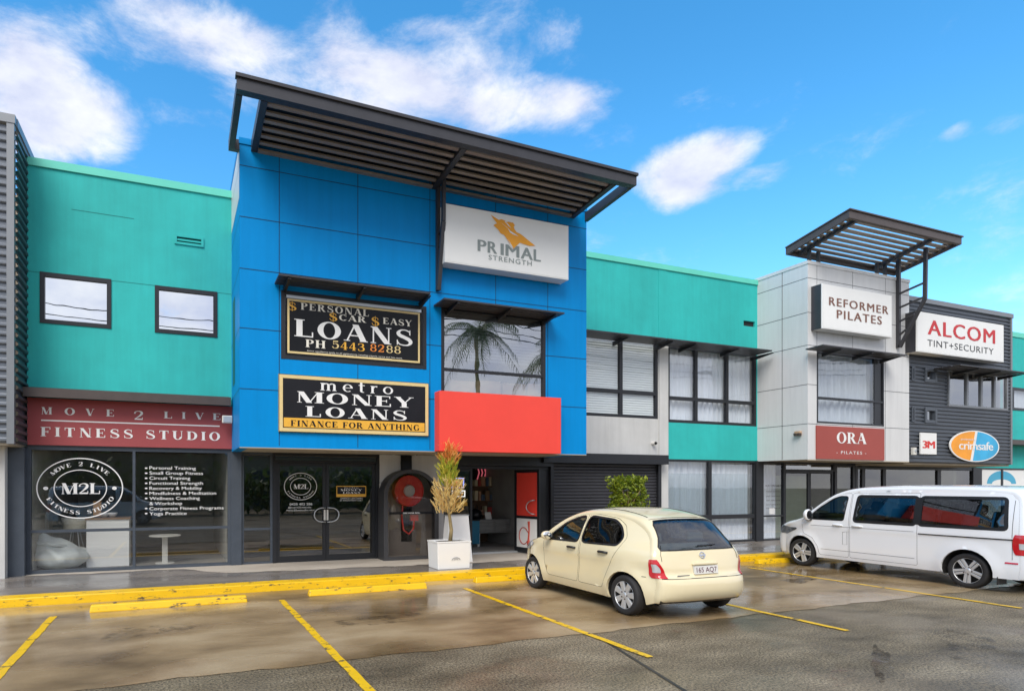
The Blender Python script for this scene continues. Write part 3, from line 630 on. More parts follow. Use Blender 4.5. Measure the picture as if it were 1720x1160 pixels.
# upper windows
f = window(t, wl, VB-.01, m_frame, g_mid, w=.08, d=.12)
mb = MB(); mb.box(wl[0]+.04,wl[1]-.04,VB+.10,VB+.12,wl[2]+.04,wl[3]-.04); mb.build('backing_panel', m_black, f)
f = window(t, wr, VB-.01, m_frame, glass('blue_tower_glass', (.58,.61,.62), .40, 1.0, wav=.03), w=.075, d=.12, trans=(Zp(741,619,VB),), wm=.06)
blind(f, (wr[0]+.08, wr[1]-.08, Zp(741,600,VB), wr[3]-.05), VB+.10, m=m_blindg, pitch=.07)
cb = MB(); rnd = random.Random(3); u_ = wr[0]+.3
for k in range(4): cb.box(u_, u_+.62, VB+.16, VB+.6, wr[2]+.02, wr[2]+.42+.12*rnd.random()); u_ += .68
cb.build('carton', mat('cardboard', s2l((205,178,140)), .8, var=.1), f)
ub = lambda px: U(px, VB)
sunhood(t, U(468,VB-.55), U(722,VB-.55), 5.99, VB, .58, 4, (ub(478), ub(600), ub(705)))
sunhood(t, U(745,VB-.55), U(947,VB-.55), Zp(745,502,VB-.55), VB, .58, 4, (ub(752), ub(838), ub(912)))
# louvred roof canopy
zf, zk = Zp(398,133,10.5), ZB-.03
c0, c1 = U(397,10.5), U(1066,10.5)
mid_u = U(780, 10.6)
cb = MB(); cb.box(c0,c1,10.44,10.50,zf-.20,zf+.0); cb.box(c0-.02,c1+.02,10.40,10.52,zf+.002,zf+.06); cb.box(c0,c1,10.502,10.6,zf-.20,zf-.15)
cn = cb.build('roof_canopy', m_char, t)
def cz(y): return zf-.2+(zk-zf)*(y-10.5)/1.6
cparts = [cn]
for (a, b) in ((c0, c0+.11), (c0+.42, c0+.54), (mid_u-.06, mid_u+.06), (c1-.54, c1-.42), (c1-.10, c1)):
    bm_ = MB(); bm_.hexa([(a,10.6,cz(10.6)),(b,10.6,cz(10.6)),(b,VB+.02,cz(VB)),(a,VB+.02,cz(VB)),(a,10.6,cz(10.6)+.2),(b,10.6,cz(10.6)+.2),(b,VB+.02,cz(VB)+.2),(a,VB+.02,cz(VB)+.2)]); cparts.append(bm_.build('canopy_beam', m_char, cn))
bm_ = MB(); bm_.box(c0,c0+.55,VB+.02,VB+.14,cz(VB),cz(VB)+.2)
cparts.append(bm_.build('canopy_beam', m_char, cn))
lv = MB()
for (a, b) in ((c0+.55, mid_u-.07), (mid_u+.07, c1-.55)):
    lv.box(a, b, VB-.10, VB+.015, cz(VB)-.0, cz(VB)+.05)
    for k in range(6):
        y = 10.74+k*.225; z = cz(y)+.06; prof = [(-.055,.022),(-.05,-.012),(0,-.026),(.05,-.012),(.055,.022),(0,.034)]
        for i in range(6):
            (p, q), (r_, s_) = prof[i], prof[(i+1) % 6]; lv.quad((a,y+p,z+q),(b,y+p,z+q),(b,y+r_,z+s_),(a,y+r_,z+s_))
sh = MB(); sh.hexa([(c0+.55,10.62,cz(10.62)+.17),(c1-.55,10.62,cz(10.62)+.17),(c1-.55,VB-.02,cz(VB)+.17),(c0+.55,VB-.02,cz(VB)+.17),(c0+.55,10.62,cz(10.62)+.19),(c1-.55,10.62,cz(10.62)+.19),(c1-.55,VB-.02,cz(VB)+.19),(c0+.55,VB-.02,cz(VB)+.19)]); cparts.append(sh.build('added_shade_sheet', m_black, cn))  # dark sheet added above the blades so the gaps between them read as shade
cparts.append(lv.build('louvre_blades', m_blade, cn))
for ob in cparts:                    # the canopy falls slightly to the right
    for v in ob.data.vertices: v.co.z -= .12*(v.co.x-c0)/(c1-c0)
br = MB(); bu = U(734, VB); zt0, zt1 = Zp(742,490,VB), cz(VB)
br.bar((bu,VB-.06,zt0),(bu,VB-.06,zt1),.08,.10,(0,1,0)); br.bar((bu,VB-.08,zt0),(bu,VB-.34,zt1-.9),.07,.09,(1,0,0)); br.bar((bu,VB-.34,zt1-.9),(bu,VB-.36,zt1+.1),.07,.09,(0,1,0))
for k in range(4):
    q = (k+1)/4.6; zz = zt0+(zt1-.9-zt0)*q; br.bar((bu,VB-.06,zz+.02),(bu,VB-.06-.28*q,zz+.08),.05,.05)
br.build('support_bracket', m_char, cn)
# ground floor of the tower
px1, px2 = U(408,VT), U(458,VT)
f = window(t, (U(404.5,VT)+.02, px2, WALK_Z, SOF-.04), VT+.02, m_frameg, g_dark, w=.05, d=.10, trans=(Zp(430,888,VT),), name='shopfront_window')
fan = rect(463, 756, 636, 777, VT)
f = window(t, (px2, U(637.5,VT), Zp(463,776,VT), SOF-.04), VT+.01, m_frame, g_dark, w=.06, d=.12, name='fanlight')
mb = MB(); mb.box(px2,px2+.09,VT,VT+.12,WALK_Z,Zp(463,776,VT)-.002); mb.build('door_frame', m_frame, t); mb = MB(); mb.box(U(631,VT),U(637.5,VT),VT,VT+.12,WALK_Z,Zp(463,776,VT)-.002); mb.build('door_frame', m_frame, t)
def door(parent, u0, u1, z0, z1, y, hu, mg, mf=None):
    mb = MB(); w = .075
    mb.box(u0,u0+w,y,y+.05,z0,z1); mb.box(u1-w,u1,y,y+.05,z0,z1); mb.box(u0+w,u1-w,y+.001,y+.05,z0,z0+.14); mb.box(u0+w,u1-w,y+.001,y+.05,z1-w,z1)
    d = mb.build('glass_door', mf or m_frame, parent)
    gq = MB(); gq.quad((u0+w*.5,y+.025,z0+.07),(u1-w*.5,y+.025,z0+.07),(u1-w*.5,y+.025,z1-w*.5),(u0+w*.5,y+.025,z1-w*.5)); gq.build('pane', mg, d)
    return d
dz1 = Zp(463,776,VT)-.004; ud = U(548,VT)
d1 = door(t, px2+.092, ud-.004, WALK_Z+.012, dz1, VT+.03, 0, g_dark, m_frame); d2 = door(t, ud+.004, U(631,VT)-.002, WALK_Z+.012, dz1, VT+.03, 0, g_dark, m_frame)
for d_, sg in ((d1,-1),(d2,1)):
    hb = MB(); zc_ = Zp(548,864,VT); pts = [(ud+sg*(.03+.27*math.sin(R(a))**.7 if a not in (0,180) else .03), VT-.05, zc_+.17*math.cos(R(a))) for a in range(0,181,15)]
    pts = [(pts[0][0],VT+.03,pts[0][2])]+pts+[(pts[-1][0],VT+.03,pts[-1][2])]; hb.tube(pts, .014, 8); hb.build('pull_handle', m_alu, d_, smooth=True)
    lk = MB(); lk.box(ud+sg*.012 if sg > 0 else ud-.055, ud+.055 if sg > 0 else ud-.012, VT+.012, VT+.0305, zc_-.13, zc_+.12); lk.build('lock_plate', m_beige, d_)
yd = VT+.05
mb = MB(); cu_, cz_ = U(505,yd), Zp(505,816.5,yd); ru = (U(532.5,yd)-U(477,yd))/2; rz_ = 23*yd/ray(505)[1]/F
ring(mb, cu_, cz_, ru, rz_, .014, yd); ring(mb, cu_, cz_, ru*.63, rz_*.63, .012, yd)
arc_text(mb, 'MOVE 2 LIVE', cu_, cz_, ru*.82, rz_*.82, 140, 40, .036, yd); arc_text(mb, 'FITNESS STUDIO', cu_, cz_, ru*.82, rz_*.82, 207, 333, .036, yd, top=False)
letters(mb, 'serif', 'M2L', U(493,yd), U(518,yd), Zp(505,820.5,yd), 7.8*yd/ray(505)[1]/F, yd, track=.0)
letters(mb, 'sans', '0435 402 286', U(486.5,yd), U(524.5,yd), Zp(505,848,yd), 4*yd/ray(505)[1]/F, yd, bold=.02)
letters(mb, 'sans', '@move2livestudio', U(484,yd), U(523,yd), Zp(505,852.8,yd), 3*yd/ray(505)[1]/F, yd); letters(mb, 'sans', 'move2livestudio.com', U(481,yd), U(528,yd), Zp(505,857.5,yd), 3*yd/ray(505)[1]/F, yd)
mb.build('door_lettering', m_lwhite, d1)
q = (U(565,yd), U(615,yd), Zp(590,834,yd), Zp(590,815.5,yd)); mb = MB(); mb.quad((q[0],yd,q[2]),(q[1],yd,q[2]),(q[1],yd,q[3]),(q[0],yd,q[3])); mb.build('door_decal', m_gold, d2)
mb = MB(); mb.quad((q[0]+.02,yd-.003,q[2]+.07),(q[1]-.02,yd-.003,q[2]+.07),(q[1]-.02,yd-.003,q[3]-.02),(q[0]+.02,yd-.003,q[3]-.02)); mb.build('door_decal', m_black, d2)
mb = MB()
for s_, a, b, z, h in (('metro',578,602,819.4,2.0),('MONEY',572,608,824,3.2),('LOANS',576,605,828.6,3.2)): letters(mb, 'serif', s_, U(a,yd), U(b,yd), Zp(590,z,yd), h*yd/ray(590)[1]/F, yd-.005)
letters(mb, 'sans', 'OFFICE UPSTAIRS', U(572,yd), U(609,yd), Zp(590,837.6,yd), 2.6*yd/ray(590)[1]/F, yd-.005); letters(mb, 'sans', 'BY APPOINTMENT ONLY', U(571,yd), U(609,yd), Zp(590,841,yd), 2.4*yd/ray(590)[1]/F, yd-.005)
mb.build('door_lettering', m_lwhite, d2)
# white wall beside the doors, and the tobacco shop entrance
e0 = U(745, VT)
mb = MB(); mb.box(U(637.5,VT),e0,VT-.02,VT+.18,WALK_Z,SOF-.04); mb.build('ground_wall', m_whitewall, t)
mb = MB(); mb.box(U(673,VT-.03),U(691,VT-.03),VT-.06,VT-.0205,WALK_Z+.4,SOF-.05); mb.build('cable_duct', m_black, t)
mb = MB(); mb.tube([(U(638.5,VT-.06),VT-.06,WALK_Z),(U(638.5,VT-.06),VT-.06,SOF-.75)],.022,8); mb.build('downpipe', m_beige, t, smooth=True)
e1 = U(921, VT); zh = Zp(800,785,VT)
mb = MB(); mb.box(e0, e1, VT-.22, VT+.1, zh+.05, SOF-.04); mb.box(e0,e1,VT-.05,VT+.08,zh-.03,zh+.046); mb.box(U(905,VT),e1,VT-.02,VT+.15,WALK_Z,zh-.032); mb.build('entry_header', m_frame, t)
mb = MB(); mb.box(U(792,VT),U(905,VT),VT-.06,VT+.1,WALK_Z,WALK_Z+.05); mb.build('door_sill', m_alu, t)
f = window(t, (e0, U(794,VT), WALK_Z, zh-.034), VT+.02, m_frame, g_shop, w=.06, d=.1, name='sidelight')
# open door leaf, swung out towards the street
hu, hy = U(866, VT), VT-.02
dl = MB()
def leaf(a, b, za, zb, o=0.0, th=.045):
    d = Vector((math.cos(R(-80)), math.sin(R(-80)), 0)); n_ = Vector((d.y, -d.x, 0))
    if n_.y > 0: n_ = -n_
    p0 = Vector((U(866,VT), VT+.06, 0)); A, B = p0+d*a+n_*o, p0+d*b+n_*o; A2, B2 = A-n_*th, B-n_*th
    return [(A.x,A.y,za),(B.x,B.y,za),(B2.x,B2.y,za),(A2.x,A2.y,za),(A.x,A.y,zb),(B.x,B.y,zb),(B2.x,B2.y,zb),(A2.x,A2.y,zb)]
DW = .95; zt1 = zh-.05
for q in ((0,.08,WALK_Z+.02,zt1),(DW-.08,DW,WALK_Z+.02,zt1)): dl.hexa(leaf(*q))
for q in ((.08,DW-.08,WALK_Z+.02,WALK_Z+.16),(.08,DW-.08,zt1-.08,zt1),(.08,DW-.08,WALK_Z+.93,WALK_Z+1.0)): dl.hexa(leaf(*q, -.002, .04))
dr_ = dl.build('glass_door', m_frame, t)
mb = MB(); mb.hexa(leaf(.08,DW-.08,WALK_Z+1.0,zt1-.08,-.015,.015)); mb.build('red_panel', m_coral, dr_)
mb = MB(); mb.hexa(leaf(.08,DW-.08,WALK_Z+.16,WALK_Z+.93,-.015,.015)); mb.build('white_panel', m_lwhite, dr_)
def lp(a, z, o=-.008): v = leaf(a,a+.001,z,z+.001,o)[0]; return v
mb = MB(); mb.tube([lp(.56,WALK_Z+.24,-.004),lp(.55,WALK_Z+.4,-.004),lp(.57,WALK_Z+.62,-.004),lp(.56,WALK_Z+.86,-.004)],[.055,.025,.018,.035],8)
mb.tube([lp(.56+.0,WALK_Z+.55,-.004)]+[lp(.36+.17*math.cos(R(a)),WALK_Z+.47+.22*math.sin(R(a)),-.004) for a in range(40,330,15)],.012,6); mb.build('hookah_picture', mat('picture_red', s2l((190,70,50)),.5,var=.1), dr_)
mb = MB(); mb.tube([lp(.80,WALK_Z+1.42,.0)]+[lp(.84-.30*math.sin(R(a)),WALK_Z+1.24+.18*math.cos(R(a)),.07) for a in range(10,171,16)]+[lp(.80,WALK_Z+1.06,.0)],.014,8); mb.build('pull_handle', m_alu, dr_, smooth=True)
shell(t, uB0, uB1, ZB, m_whitewall)
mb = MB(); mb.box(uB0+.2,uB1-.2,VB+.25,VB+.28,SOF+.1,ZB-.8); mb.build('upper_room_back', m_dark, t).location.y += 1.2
# interior of the shop seen through the open door
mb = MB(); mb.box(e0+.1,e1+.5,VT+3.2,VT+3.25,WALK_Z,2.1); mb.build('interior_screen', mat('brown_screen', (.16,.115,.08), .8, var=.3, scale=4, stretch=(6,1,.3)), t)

# --- unit with blinds, roller shutter
t = thing('shop_building', 'teal and white shop unit with venetian blinds and closed roller shutter beside the blue tower', 'building', ((uB1+uS0)/2, VT, 0))
wb = (uB1+.0, U(1105,VT), Zp(1105,703.5,VT), Zp(1105,571,VT))
zsp = Zp(1110, 709, VT)
mb = MB(); grid_wall(mb, uB1-.05, uS0, Zp(1050,560,VT)-.25, ZT-.16, VT, .22, [(wb[0]-.06,wb[1],wb[2],wb[3])]); mb.build('upper_wall', m_teal, t)
mb = MB(); grid_wall(mb, uB1-.05, uS0, Zp(1110,766,VT), Zp(1050,560,VT)-.25, VT, .22, [(wb[0]-.06,wb[1],wb[2],wb[3]+1)]); mb.quad((uB1,VT-.003,Zp(1110,766,VT)),(uB1+.5,VT-.003,Zp(1110,766,VT)),(uB1+.5,VT-.003,wb[2]-.01),(uB1,VT-.003,wb[2]-.01)); mb.build('spandrel_wall', m_whitewall, t)
mb = MB(); mb.box(uS0,uS1,VT-.04,VT+.22,WALK_Z,wb[3]+.02); mb.build('party_wall', m_whitewall, t)
mb = MB(); mb.box(uS0,uS1,VT-.01,VT+.22,wb[3]+.02,ZT-.16); mb.build('party_wall', m_teal, t)
mb = MB(); mb.box(uB1-.05,uS1,VT-.035,VT+.3,ZT-.16,ZT); mb.build('parapet_capping', m_tealcap, t)
f = window(t, wb, VT-.0, m_frame, g_up, w=.09, d=.12, mull=(U(1043.5,VT),), trans=(Zp(1043,657,VT),), wm=.11)
blind(f, (wb[0]+.05, wb[1]-.06, wb[2]+.10, wb[3]-.06), VT+.08, pitch=.07)
sunhood(t, uB1+.02, U(1118,VT-.68)+.0, 6.13, VT, .70, 1, (U(1030,VT), U(1102,VT)), tilt=.01, m=m_char)
shz = Zp(1100,780,VT)
mb = MB(); mb.box(uB1-.18,uS0+.1,VT-.30,VT-.002,shz,Zp(1110,766,VT)+.02); mb.box(U(921,VT),U(926,VT),VT-.12,VT+.1,WALK_Z,shz-.002); mb.box(U(1101,VT),uS0,VT-.12,VT+.1,WALK_Z,shz-.002); hb_ = mb.build('shutter_box', m_frame, t)
mb = MB(); z = WALK_Z
prof = [(0,0),(.025,-.018),(.055,-.018),(.08,0),(.09,.008)]
while z < shz:
    for (a, b), (c, d) in zip(prof[:-1], prof[1:]): mb.quad((U(926,VT),VT-.02+b,z+a),(U(1101,VT),VT-.02+b,z+a),(U(1101,VT),VT-.02+d,z+c),(U(926,VT),VT-.02+d,z+c))
    z += .09
mb.build('roller_shutter', m_char, t)
shell(t, uB1, uS0, ZT, m_whitewall)

# --- unit with curtains
t = thing('shop_building', 'teal shop unit with sheer white curtains in the windows of both floors', 'building', ((uS1+uW0)/2, VT, 0))
wc = (U(1121,VT), U(1270.5,VT), Zp(1270,716,VT), Zp(1270,594,VT)); zg = Zp(1270,773.5,VT)
mb = MB(); vt2 = (U(1249,VT),U(1268,VT),Zp(1258,548,VT),Zp(1258,539,VT))
grid_wall(mb, uS1, uW0+.05, zg, ZT-.16, VT, .22, [wc, vt2]); mb.build('upper_wall', m_teal, t)
mb = MB(); mb.box(vt2[0],vt2[1],VT+.06,VT+.08,vt2[2],vt2[3]); mb.build('vent_louvre', m_dark, t)
mb = MB(); mb.box(uS1,uW0+.05,VT-.035,VT+.3,ZT-.16,ZT); mb.build('parapet_capping', m_tealcap, t)
f = window(t, wc, VT, m_frame, g_up, w=.09, d=.12, mull=(U(1170,VT),U(1222,VT)), trans=(Zp(1222,674,VT),), wm=.10)
curtain(f, (wc[0]+.05,wc[1]-.05,wc[2]+.06,wc[3]-.05), VT+.22, amp=.055, per=.22, seed=2)
sunhood(t, U(1120,VT-.68), U(1296,VT-.68), 6.13, VT, .70, 1, (U(1140,VT), U(1210,VT), U(1266,VT)), tilt=.01, m=m_char)
gw = (U(1118,VT), U(1270,VT), WALK_Z, zg)
f = window(t, gw, VT, m_frame, g_up, w=.07, d=.12, mull=(U(1193,VT),), trans=(Zp(1230,867,VT),), wm=.13, name='shopfront_window')
curtain(f, (gw[0]+.05,gw[1]-.05,WALK_Z+.05,zg-.05), VT+.25, amp=.05, per=.24, seed=5)
fr = MB(); za, zb2 = Zp(1230,866,VT), Zp(1230,795,VT)
fr.quad((gw[0]+.08,VT+.07,za),(gw[1]-.08,VT+.07,za),(gw[1]-.08,VT+.07,zb2),(gw[0]+.08,VT+.07,zb2)); fr.build('frosted_film', glass('frosted_film', (.66,.72,.74), .10, .6, rough=.25), f)
mb = MB(); mb.box(U(1269,VT),U(1281,VT),VT-.03,VT+.2,WALK_Z,zg+.0); mb.build('column', m_frame, t)
shell(t, uS1, uW0, ZT, m_whitewall)

# --- white tower
t = thing('shop_building', 'pale grey panel clad shop tower with a tilted louvre canopy on its roof', 'building', ((uW0+uW1)/2, VW, 0))
ZW = Zp(1356, 437, VW)
ww = (U(1372,VW), U(1485,VW), Zp(1372,710,VW), Zp(1372,588,VW))
mb = MB(); grid_wall(mb, uW0, uW1, SOF-.02, ZW-.1, VW, .2, [ww]); mb.box(uW0,uW0+.2,VW+.201,BACK,SOF-.02,ZW-.1); mb.box(uW1-.2,uW1-.001,VW+.201,BACK,SOF-.02,ZW-.1); mb.build('panel_wall', m_white, t)
mb = MB(); mb.box(uW0-.02,uW1+.02,VW-.02,VW+.3,ZW-.1,ZW); mb.box(uW0-.02,uW0+.3,VW+.3,BACK,ZW-.1,ZW); mb.build('parapet_capping', m_white, t)
jz = [Zp(1356,y,VW) for y in (466,524,579,645,711)]
joints(t, VW-.003, [U(p,VW) for p in (1372,1432,1487)], jz, uW0, uW1, SOF, ZW-.1, [ww])
mb = MB()
for z in jz: mb.quad((uW0-.004,VT,z-.006),(uW0-.004,VW,z-.006),(uW0-.004,VW,z+.006),(uW0-.004,VT,z+.006))
yj = 13.1; mb.quad((uW0-.005,yj+.007,SOF),(uW0-.005,yj-.007,SOF),(uW0-.005,yj-.007,ZW-.1),(uW0-.005,yj+.007,ZW-.1)); mb.build('panel_joint', m_joint, t)
mb = MB(); mb.box(uW0+.02,uW1-.02,VW+.02,VT+.3,SOF-.015,SOF+.05); mb.box(uW0,uW1,VW,VW+.02,SOF-.05,SOF-.02); mb.build('soffit', m_soffit, t)
f = window(t, ww, VW-.0, m_frame, g_up, w=.06, d=.14, trans=(Zp(1372,667,VW),), wm=.06)
mb = MB(); mb.box(ww[1]-.42,ww[1]-.062,VW+.03,VW+.1,ww[2]+.06,ww[3]-.06); mb.build('side_jamb', m_frame, f)
curtain(f, (ww[0]+.05,ww[1]-.30,ww[2]+.05,ww[3]-.05), VW+.26, amp=.07, m=m_curtaind, per=.28, seed=9)
sunhood(t, U(1377,VW-.5), U(1521,VW-.55), Zp(1377,581,VW-.5), VW, .60, 1, (U(1381,VW), U(1432,VW), U(1478,VW)), tilt=.01)
# canopy
f0, b0 = 11.0, 12.84; k0, k1 = 17.30, 22.45; zF, zK = 9.5, 9.13
def ck(y): return zK+(zF-zK)*(b0-y)/(b0-f0)
def plank(mb, u0, u1, y0, y1, dz0, dz1): mb.hexa([(u0,y0,ck(y0)+dz0),(u1,y0,ck(y0)+dz0),(u1,y1,ck(y1)+dz0),(u0,y1,ck(y1)+dz0),(u0,y0,ck(y0)+dz1),(u1,y0,ck(y0)+dz1),(u1,y1,ck(y1)+dz1),(u0,y1,ck(y1)+dz1)])
cb = MB(); plank(cb,k0,k1,f0,f0+.07,-.16,.04); plank(cb,k0,k1,b0-.07,b0,-.16,.04); plank(cb,k0,k0+.07,f0+.07,b0-.07,-.158,.038); plank(cb,k1-.07,k1,f0+.07,b0-.07,-.158,.038)
plank(cb,k0-.03,k1+.03,f0-.04,f0+.10,.042,.075); plank(cb,k0-.03,k0+.1,f0+.1,b0,.042,.075); plank(cb,k1-.1,k1+.03,f0+.1,b0,.042,.075); cn = cb.build('roof_canopy', m_brown, t)
cb = MB()
for u in (k0+.42, (k0+k1)/2+1.35): cb = MB(); plank(cb,u,u+.1,f0+.07,b0-.07,-.15,-.01); cb.build('canopy_beam', m_char, cn)
lv = MB()
for k in range(9):
    y = f0+.16+k*.19
    for (a, b) in ((k0+.07,k0+.42),(k0+.52,(k0+k1)/2+1.35),((k0+k1)/2+1.45,k1-.07)): plank(lv,a,b,y,y+.115,-.05,-.02)
lv.build('louvre_blades', m_blade, cn)
for u in (k0+.45, k0+.85, (k0+k1)/2+1.0, (k0+k1)/2+1.4):
    ps = MB(); ps.box(u,u+.08,VW+.12,VW+.2,ZW+.001,ck(VW+.16)-.15); ps.build('canopy_post', m_char, cn)
br = MB(); bu = U(1510, VW); zt0 = Zp(1505,584,VW); zt1 = ck(VW)
br.bar((bu-.12,VW-.05,zt0),(bu-.12,VW-.05,zt1),.09,.10,(0,1,0)); zkink = Zp(1533,500,VW-.7)
br.bar((bu-.12,VW-.09,zt0),(bu-.12,VW-.78,zkink),.08,.09,(1,0,0)); br.bar((bu-.12,VW-.78,zkink),(bu-.12,VW-.80,ck(VW-.8)-.1),.08,.09,(0,1,0))
for q in (.3,.62,.95,1.28):
    zz = zt0+(zkink-zt0)*q; br.bar((bu-.12,VW-.06,zz-.02),(bu-.12,VW-.06-.70*min(1,q),zz+.12),.05,.05)
br.build('support_bracket', m_char, cn)
# ground floor
f = window(t, (U(1281,VT), U(1318,VT), WALK_Z, SOF-.02), VT+.0, m_frame, g_up, w=.05, d=.1, trans=(Zp(1297,866,VT),), name='shopfront_window')
curtain(f, (U(1281,VT)+.05,U(1318,VT)-.05,WALK_Z+.05,SOF-.1), VT+.25, seed=4)
mb = MB()
for i, (s_, y_) in enumerate((('OUR TIMETABLE',817),('MONDAY TO FRIDAY',826),('6AM 7AM 9AM',834),('4PM 5PM 6PM',841),('SATURDAY',848),('7AM 8AM',854))): letters(mb, 'sans', s_, U(1285+2*(i>0),VT+.04), U(1312-2*(i>0),VT+.04), Zp(1299,y_,VT+.04), (3.6 if i==0 else 2.4)*VT/ray(1299)[1]/F, VT+.04)
mb.build('window_lettering', mat('grey_letter',(.12,.11,.11),.6,var=0), f)
mb = MB(); mb.box(U(1294,VT),U(1303,VT),VT+.03,VT+.036,Zp(1299,863,VT),Zp(1299,853,VT)); mb.build('notice', m_lwhite, f)
f = window(t, (U(1318,VT), U(1402,VT), Zp(1360,791,VT), SOF-.02), VT, m_frame, g_mid, w=.06, d=.12, name='fanlight')
dm = U(1361,VT); zd = Zp(1360,791,VT)-.003; g_green = glass('green_glass', (.60,.66,.58), .12, 1.0)
d1 = door(t, U(1319,VT), dm-.003, WALK_Z+.01, zd, VT+.03, 0, g_green); d2 = door(t, dm+.003, U(1401,VT), WALK_Z+.01, zd, VT+.03, 0, g_green)
mb = MB(); mb.tube([(dm+.04,VT+.03,1.25),(dm+.04,VT-.04,1.22),(dm+.08,VT-.04,1.1),(dm+.04,VT-.04,.98),(dm+.04,VT+.03,.95)],.015,8); mb.build('pull_handle', m_alu, d2, smooth=True)
f = window(t, (U(1402,VT)+.01, uW1, WALK_Z, SOF-.02), VT, m_frame, g_green, w=.12, d=.12, mull=(U(1451,VT),U(1486,VT)), wm=.16, name='shopfront_window')
mb = MB(); mb.box(U(1322,VT),U(1400,VT),VT+.8,VT+.85,WALK_Z,2.3); mb.box(U(1404,VT),uW1-.1,VT+1.6,VT+1.65,WALK_Z,2.1); mb.build('interior_screen', mat('pale_screen', s2l((196,204,190)), .8, var=.15), t)
shell(t, uW0, uW1, ZW, m_whitewall)

# --- charcoal corrugated unit
t = thing('shop_building', 'charcoal corrugated metal shop unit with small square windows beside the pale grey tower', 'building', ((uW1+uD1)/2, VD, 0))
ZD = Zp(1540, 500, VD)
sq1, sq2 = rect(1551,618,1571,643,VD), rect(1551,684,1571,711,VD); bw = (U(1590,VD),U(1690,VD),Zp(1590,682,VD),Zp(1590,620,VD))
ex = [(U(1529,VD),U(1534,VD),s[2],s[3]) for s in (sq1,sq2)]
mb = MB(); corrugated(mb, uW1, uD1-.1, SOF-.04, ZD-.15, VD, .125, .035, holes=[sq1,sq2,bw]+ex); mb.build('front_cladding', m_dkclad, t)
mb = MB(); mb.box(uW1,uD1+.02,VD-.07,VD+.3,ZD-.15,ZD); mb.box(uD1-.1,uD1,VD-.045,VD+.1,SOF-.04,ZD-.152); mb.box(uD1-.1,uD1,VD+.3,BACK,SOF-.04,ZD); mb.build('flashing', m_flash, t)
mb = MB(); mb.box(uW1+.01,uD1-.01,VD+.06,VT+.3,SOF-.10,SOF-.045); mb.build('soffit', m_soffit, t)
for s in (sq1, sq2): window(t, s, VD-.06, m_dkclad, g_mid, w=.10, d=.14, dy=.09)
for s in ex: window(t, s, VD-.06, m_dkclad, g_mid, w=.05, d=.14, dy=.09)
window(t, bw, VD-.06, m_flash, g_mid, w=.07, d=.12, mull=(U(1622,VD),U(1646,VD),U(1668,VD)), wm=.1)
sunhood(t, U(1600,VD-.6), U(1717,VD-.7), Zp(1640,619,VD-.6), VD-.06, .75, 3, (U(1597,VD),U(1634,VD),U(1672,VD)), tilt=.03)
zd = SOF-.10
f = window(t, (uW1+.02, U(1645,VT), WALK_Z, zd), VT, m_frame, g_green, w=.12, d=.12, mull=(U(1578,VT),), wm=.22, name='shopfront_window')
mb = MB(); mb.box(uW1+.2,U(1640,VT),VT+2,VT+2.05,WALK_Z,2.2); mb.build('interior_screen', mat('grey_screen', s2l((150,148,140)), .8, var=.25), t)
mb = MB(); mb.box(U(1634,VT),U(1648,VT),VT-.02,VT+.2,WALK_Z,zd+.0); mb.build('column', m_frame, t)
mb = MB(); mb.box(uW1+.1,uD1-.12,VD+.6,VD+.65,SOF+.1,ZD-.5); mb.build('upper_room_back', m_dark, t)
shell(t, uW1, uD1, ZD, m_whitewall)

# --- last teal unit
t = thing('shop_building', 'teal shop unit with white ground floor panels beyond the charcoal corrugated unit', 'building', (uD1+4, VT, 0))
zr = Zp(1700, 557, VT); wl_ = (U(1700,VT),U(1733,VT),Zp(1710,689,VT),Zp(1710,651,VT))
mb = MB(); grid_wall(mb, U(1640,VT), uD1+14, Zp(1700,786,VT), zr-.2, VT, .22, [wl_]); mb.build('upper_wall', m_teal, t)
mb = MB(); mb.box(uD1-1,uD1+14,VT-.03,VT+.3,zr-.2,zr); mb.build('parapet_capping', m_tealcap, t)
window(t, wl_, VT-.02, m_frame, g_up, w=.1, d=.12); mb = MB(); mb.box(wl_[0]+.1,wl_[1]-.1,VT+.12,VT+.14,wl_[2],wl_[3]); mb.build('backing_panel', m_curtaind, t)
mb = MB(); mb.box(uD1-.2,uD1+14,VT-.55,VT-.001,Zp(1705,746,VT-.5),Zp(1705,738,VT-.5)); mb.build('sun_hood', m_brown, t)
f = window(t, (U(1648,VT),uD1+14,WALK_Z,Zp(1700,786,VT)-.001), VT, m_frame, g_mid, w=.06, d=.1, mull=(U(1684,VT),U(1760,VT)), wm=.12, name='shopfront_window')
mb = MB(); mb.box(U(1648,VT)+.06,uD1+13.9,VT+.03,VT+.034,WALK_Z+.06,Zp(1700,786,VT)-.06); mb.build('white_film', m_light, f)
mb = MB(); ring(mb, U(1684,VT), Zp(1684,812,VT), 1.02, .52, .34, VT+.026, 0, 180); mb.build('ring_decal', mat('cyan_vinyl', s2l((70,170,205)),.45,var=.05), f)
shell(t, uD1, uD1+14, zr, m_whitewall)
# ---------------------------------------------------------------- signs
def panel_sign(label, r, y, th, m_face, m_edge=None, border=0, m_border=None, name='sign'):
    u0, u1, z0, z1 = r; t = thing(name, label, 'sign', ((u0+u1)/2, y, z0))
    mb = MB(); mb.box(u0, u1, y, y+th, z0, z1); mb.build('sign_box', m_edge or m_face, t, bevel=.008 if th > .1 else 0)
    mb = MB(); mb.quad((u0+border,y-.004,z0+border),(u1-border,y-.004,z0+border),(u1-border,y-.004,z1-border),(u0+border,y-.004,z1-border)); mb.build('sign_face', m_face, t)
    return t
def prect(xl, yt, yb, xr, V): return (U(xl,V), U(xr,V), Zp(xl,yb,V), Zp(xl,yt,V))
